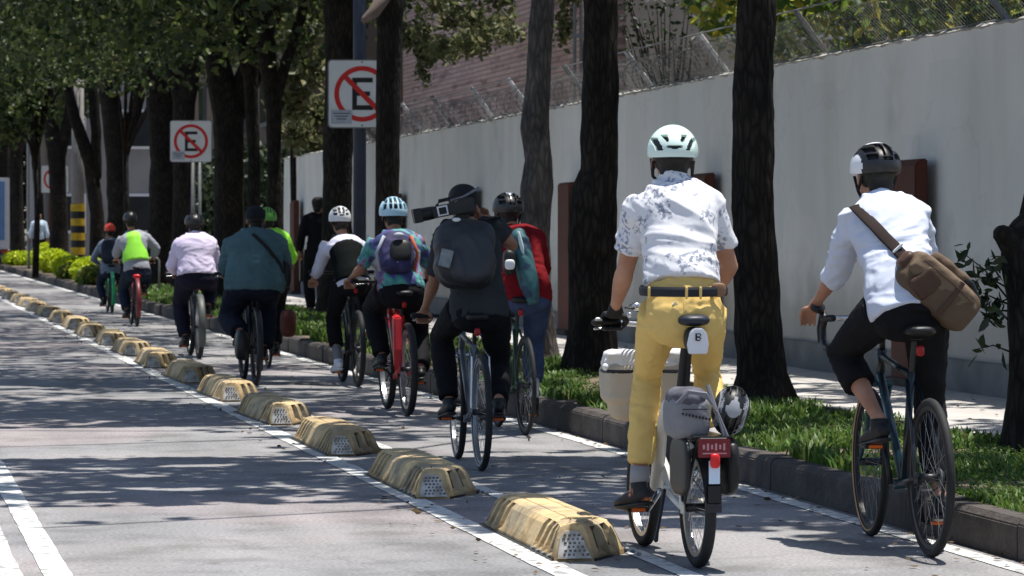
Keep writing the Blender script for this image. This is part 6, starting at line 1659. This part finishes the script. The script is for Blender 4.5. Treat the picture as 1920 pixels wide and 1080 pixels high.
# ================ cyclist in pale lilac shirt
T = place(374, 672, 0)
bk, P = bike('knobbly tyred grey bicycle under the lilac shirted cyclist', T, mat('frame_darkgrey', (.05, .05, .055), .4), tw=.030, A=R(-75), rim=M_rims, tread=True, sad=(.26, .86), bar=(.80, .90), fender=mat('mudguard_grey', (.07, .075, .07), .5))
D = dict(hip=L(T, 369, 517, .26), neck=L(T, 365, 442, .44), head=L(T, 364, 423, .52), shL=L(T, 338, 455, .42), shR=L(T, 394, 455, .42), hdL=L(T, 330, 517, .72), hdR=L(T, 398, 517, .72), elL=L(T, 322, 498, .50), elR=L(T, 407, 496, .50), ankL=feet(P, 'L', -1), ankR=feet(P, 'R', 1),
         k=.97, w=1.34, armw=1.15, sleeve=1.95, shirt_g=.018, hem=-.05, shirt=cloth('shirt_lilac', (.62, .55, .72), .05, 4), pants=cloth('trousers_midnight', (.012, .012, .024), .2, 5), pants_g=.018, shoe=M_black, helmet=(slots, G(M_hk), dict(dims=(.112, .15, .105))), collar=.03, wr=.006, wsc=6, hunch=.04)
rider('stout cyclist in pale lilac shirt and black helmet', T, D)

# ================ neon sleeves behind the teal sweater
T = place(503, 690, 0)
bk, P = bike('bicycle mostly hidden behind the teal sweater, with a dark red side bag', T, mat('frame_black', (1, 1, 1)), A=R(100), sad=(.26, .90), bar=(.8, .95), light=False)
b = MB(); b.sup((.20, -.0, .45), (.075, .15, .14), p=3.4); b.build('side_bag', mat('bag_maroon', (.08, .022, .016), .8, .2, 6), bk, smooth=True)
M_neon = mat('neon_lime', (.30, .78, .06), .7, .08, 5)
D = dict(hip=L(T, 508, 520, .26), neck=L(T, 505, 436, .46), head=L(T, 500, 416, .54), shL=L(T, 480, 448, .46), shR=L(T, 531, 445, .44), hdL=L(T, 470, 515, .78), hdR=L(T, 545, 502, .72), elR=L(T, 548, 480, .5), elL=L(T, 470, 490, .5), ankL=feet(P, 'L', -1), ankR=feet(P, 'R', 1),
         sleeve=1.9, shirt=M_neon, pants=M_pblack, shoe=M_black, helmet=(slots, G(mat('helmet_green', (.10, .30, .06), .4)), dict()), vox=.014)
rider('cyclist in neon lime long sleeves, half hidden behind the teal sweater', T, D)

# ================ lime vest
T = place(257, 612, 0)
bk, P = bike('bicycle with a dark red rear mudguard under the cyclist in the lime vest', T, mat('frame_maroon', (.12, .02, .025), .4), tw=.024, A=R(-80), rim=M_rimb, sad=(.26, .86), bar=(.8, .92), fender=mat('mudguard_maroon', (.15, .02, .03), .4), saddle_m=M_black)
MB().sup((0, .06, .72), (.055, .03, .030), p=3).build('tail_light', mat('lamp_red2', (.70, .02, .03), .3), bk, smooth=True)
D = dict(hip=L(T, 257, 508, .26), neck=L(T, 248, 437, .48), head=L(T, 244, 415, .56), shL=L(T, 229, 449, .48), shR=L(T, 272, 445, .46), hdL=L(T, 217, 492, .74), hdR=L(T, 286, 490, .74), elL=L(T, 219, 472, .55), elR=L(T, 293, 466, .50), ankL=feet(P, 'L', -1), ankR=feet(P, 'R', 1),
         sleeve={'L': 1.5, 'R': 1.9}, shirt=cloth('shirt_grey', (.30, .31, .36), .1, 5), pants=cloth('trousers_slate', (.016, .024, .042), .2, 5), pants_g=.02, shoe=M_black, helmet=(slots, G(M_hk), dict()), vox=.015, bvox=.012, shirt_g=.02, hem=-.02, w=1.1, armw=1.15)
p10, J = rider('cyclist in grey shirt with a bright lime safety vest', T, D)
b = MB(); b.tube([J['spine'](t_) for t_ in (.22, .4, .6, .8, .94)], [(.195, .172), (.188, .168), (.160, .172), (.150, .172), (.115, .135)], 20, ref=(1, 0, 0)); organic('safety_vest', b, M_neon, p10, vox=.014, sm=3)

# ================ red helmet
T = place(210, 587, 0)
bk, P = bike('bicycle with a bright green rear mudguard ridden by the red helmeted cyclist', T, mat('frame_vivid_green', (.02, .28, .12), .4, .1, 5), tw=.022, A=R(-100), rim=M_rimb, sad=(.26, .80), bar=(.8, .86), fender=mat('mudguard_green', (.02, .36, .15), .4, .1, 5), light=False)
D = dict(hip=L(T, 207, 505, .26), neck=L(T, 205, 449, .44), head=L(T, 206, 434, .50), shL=L(T, 190, 460, .44), shR=L(T, 222, 458, .44), hdL=L(T, 190, 500, .70), hdR=L(T, 222, 500, .70), ankL=feet(P, 'L', -1), ankR=feet(P, 'R', 1),
         k=.92, sleeve=1.9, shirt=cloth('top_bluegrey', (.16, .20, .26), .1, 5), pants=cloth('trousers_slate', (1, 1, 1)), shoe=M_black, helmet=(slots, G(mat('helmet_red', (.62, .06, .03), .35)), dict()), vox=.016, bvox=.013, w=1.05)
p11, J = rider('cyclist with red helmet, farthest ahead in the group', T, D)
t = thing('backpack', 'navy backpack on the cyclist with the red helmet', 'backpack', T[0], T[1], 'backpacks worn by cyclists')
c = L(T, 204, 472, .18)
b = MB(); b.sup(c, (.135, .09, .21), p=3.2, nu=20); organic('body', b, mat('pack_navy', (.014, .020, .040), .7, .2, 6), t, vox=.015, sm=2)
b = MB(); b.sup(c + Vector((0, -.08, -.04)), (.09, .03, .09), p=3); b.build('pocket', mat('pack_navy2', (.022, .030, .055), .7), t, smooth=True)

# ================ people on foot
def walker(label, px, pyf, Z, hpx, shirt, pants, face=(0, 1, 0), k=1.0, ph=1, cap=None):
    c = PZ(px, 430, Z); T = (Vector((c.x, c.y, .20)), 0.0)
    D = dict(hip=(0, 0, .94), neck=(0, .02, 1.44), head=(0, .05, 1.58), shL=(-.18, .01, 1.38), shR=(.18, .01, 1.38), hdL=(-.27, .10, .82), hdR=(.27, -.04, .82), elL=(-.26, -.03, 1.10), elR=(.25, -.06, 1.10),
             ankL=(-.10, .20 * ph, .10), ankR=(.10, -.22 * ph, .14), hsL='relax', hsR='relax', sleeve=1.9, shirt=shirt, pants=pants, shoe=M_black, vox=.016, bvox=.012, face=face, pants_g=.02, shirt_g=.02, k=k)
    if cap: D['cap'] = cap
    for q in ('hip', 'neck', 'head', 'shL', 'shR', 'hdL', 'hdR', 'elL', 'elR'): D[q] = tuple(x_ * (hpx if i_ == 2 else 1) for i_, x_ in enumerate(D[q]))
    return rider(label, T, D, group='people on the sidewalk')
walker('person in a black hooded top standing on the sidewalk by the wall', 598, 0, 49, .97, cloth('hoodie_black', (.008, .009, .011), .2, 5), M_pblack, face=(.5, 1, 0), ph=.4, cap=M_strap)
walker('far pedestrian in pale blue top beyond the lime shrubs', 73, 0, 108, 1.0, cloth('top_paleblue', (.45, .55, .66), .1, 5), M_pblack, face=(0, -1, 0))

bpy.data.scenes.remove(TS_)
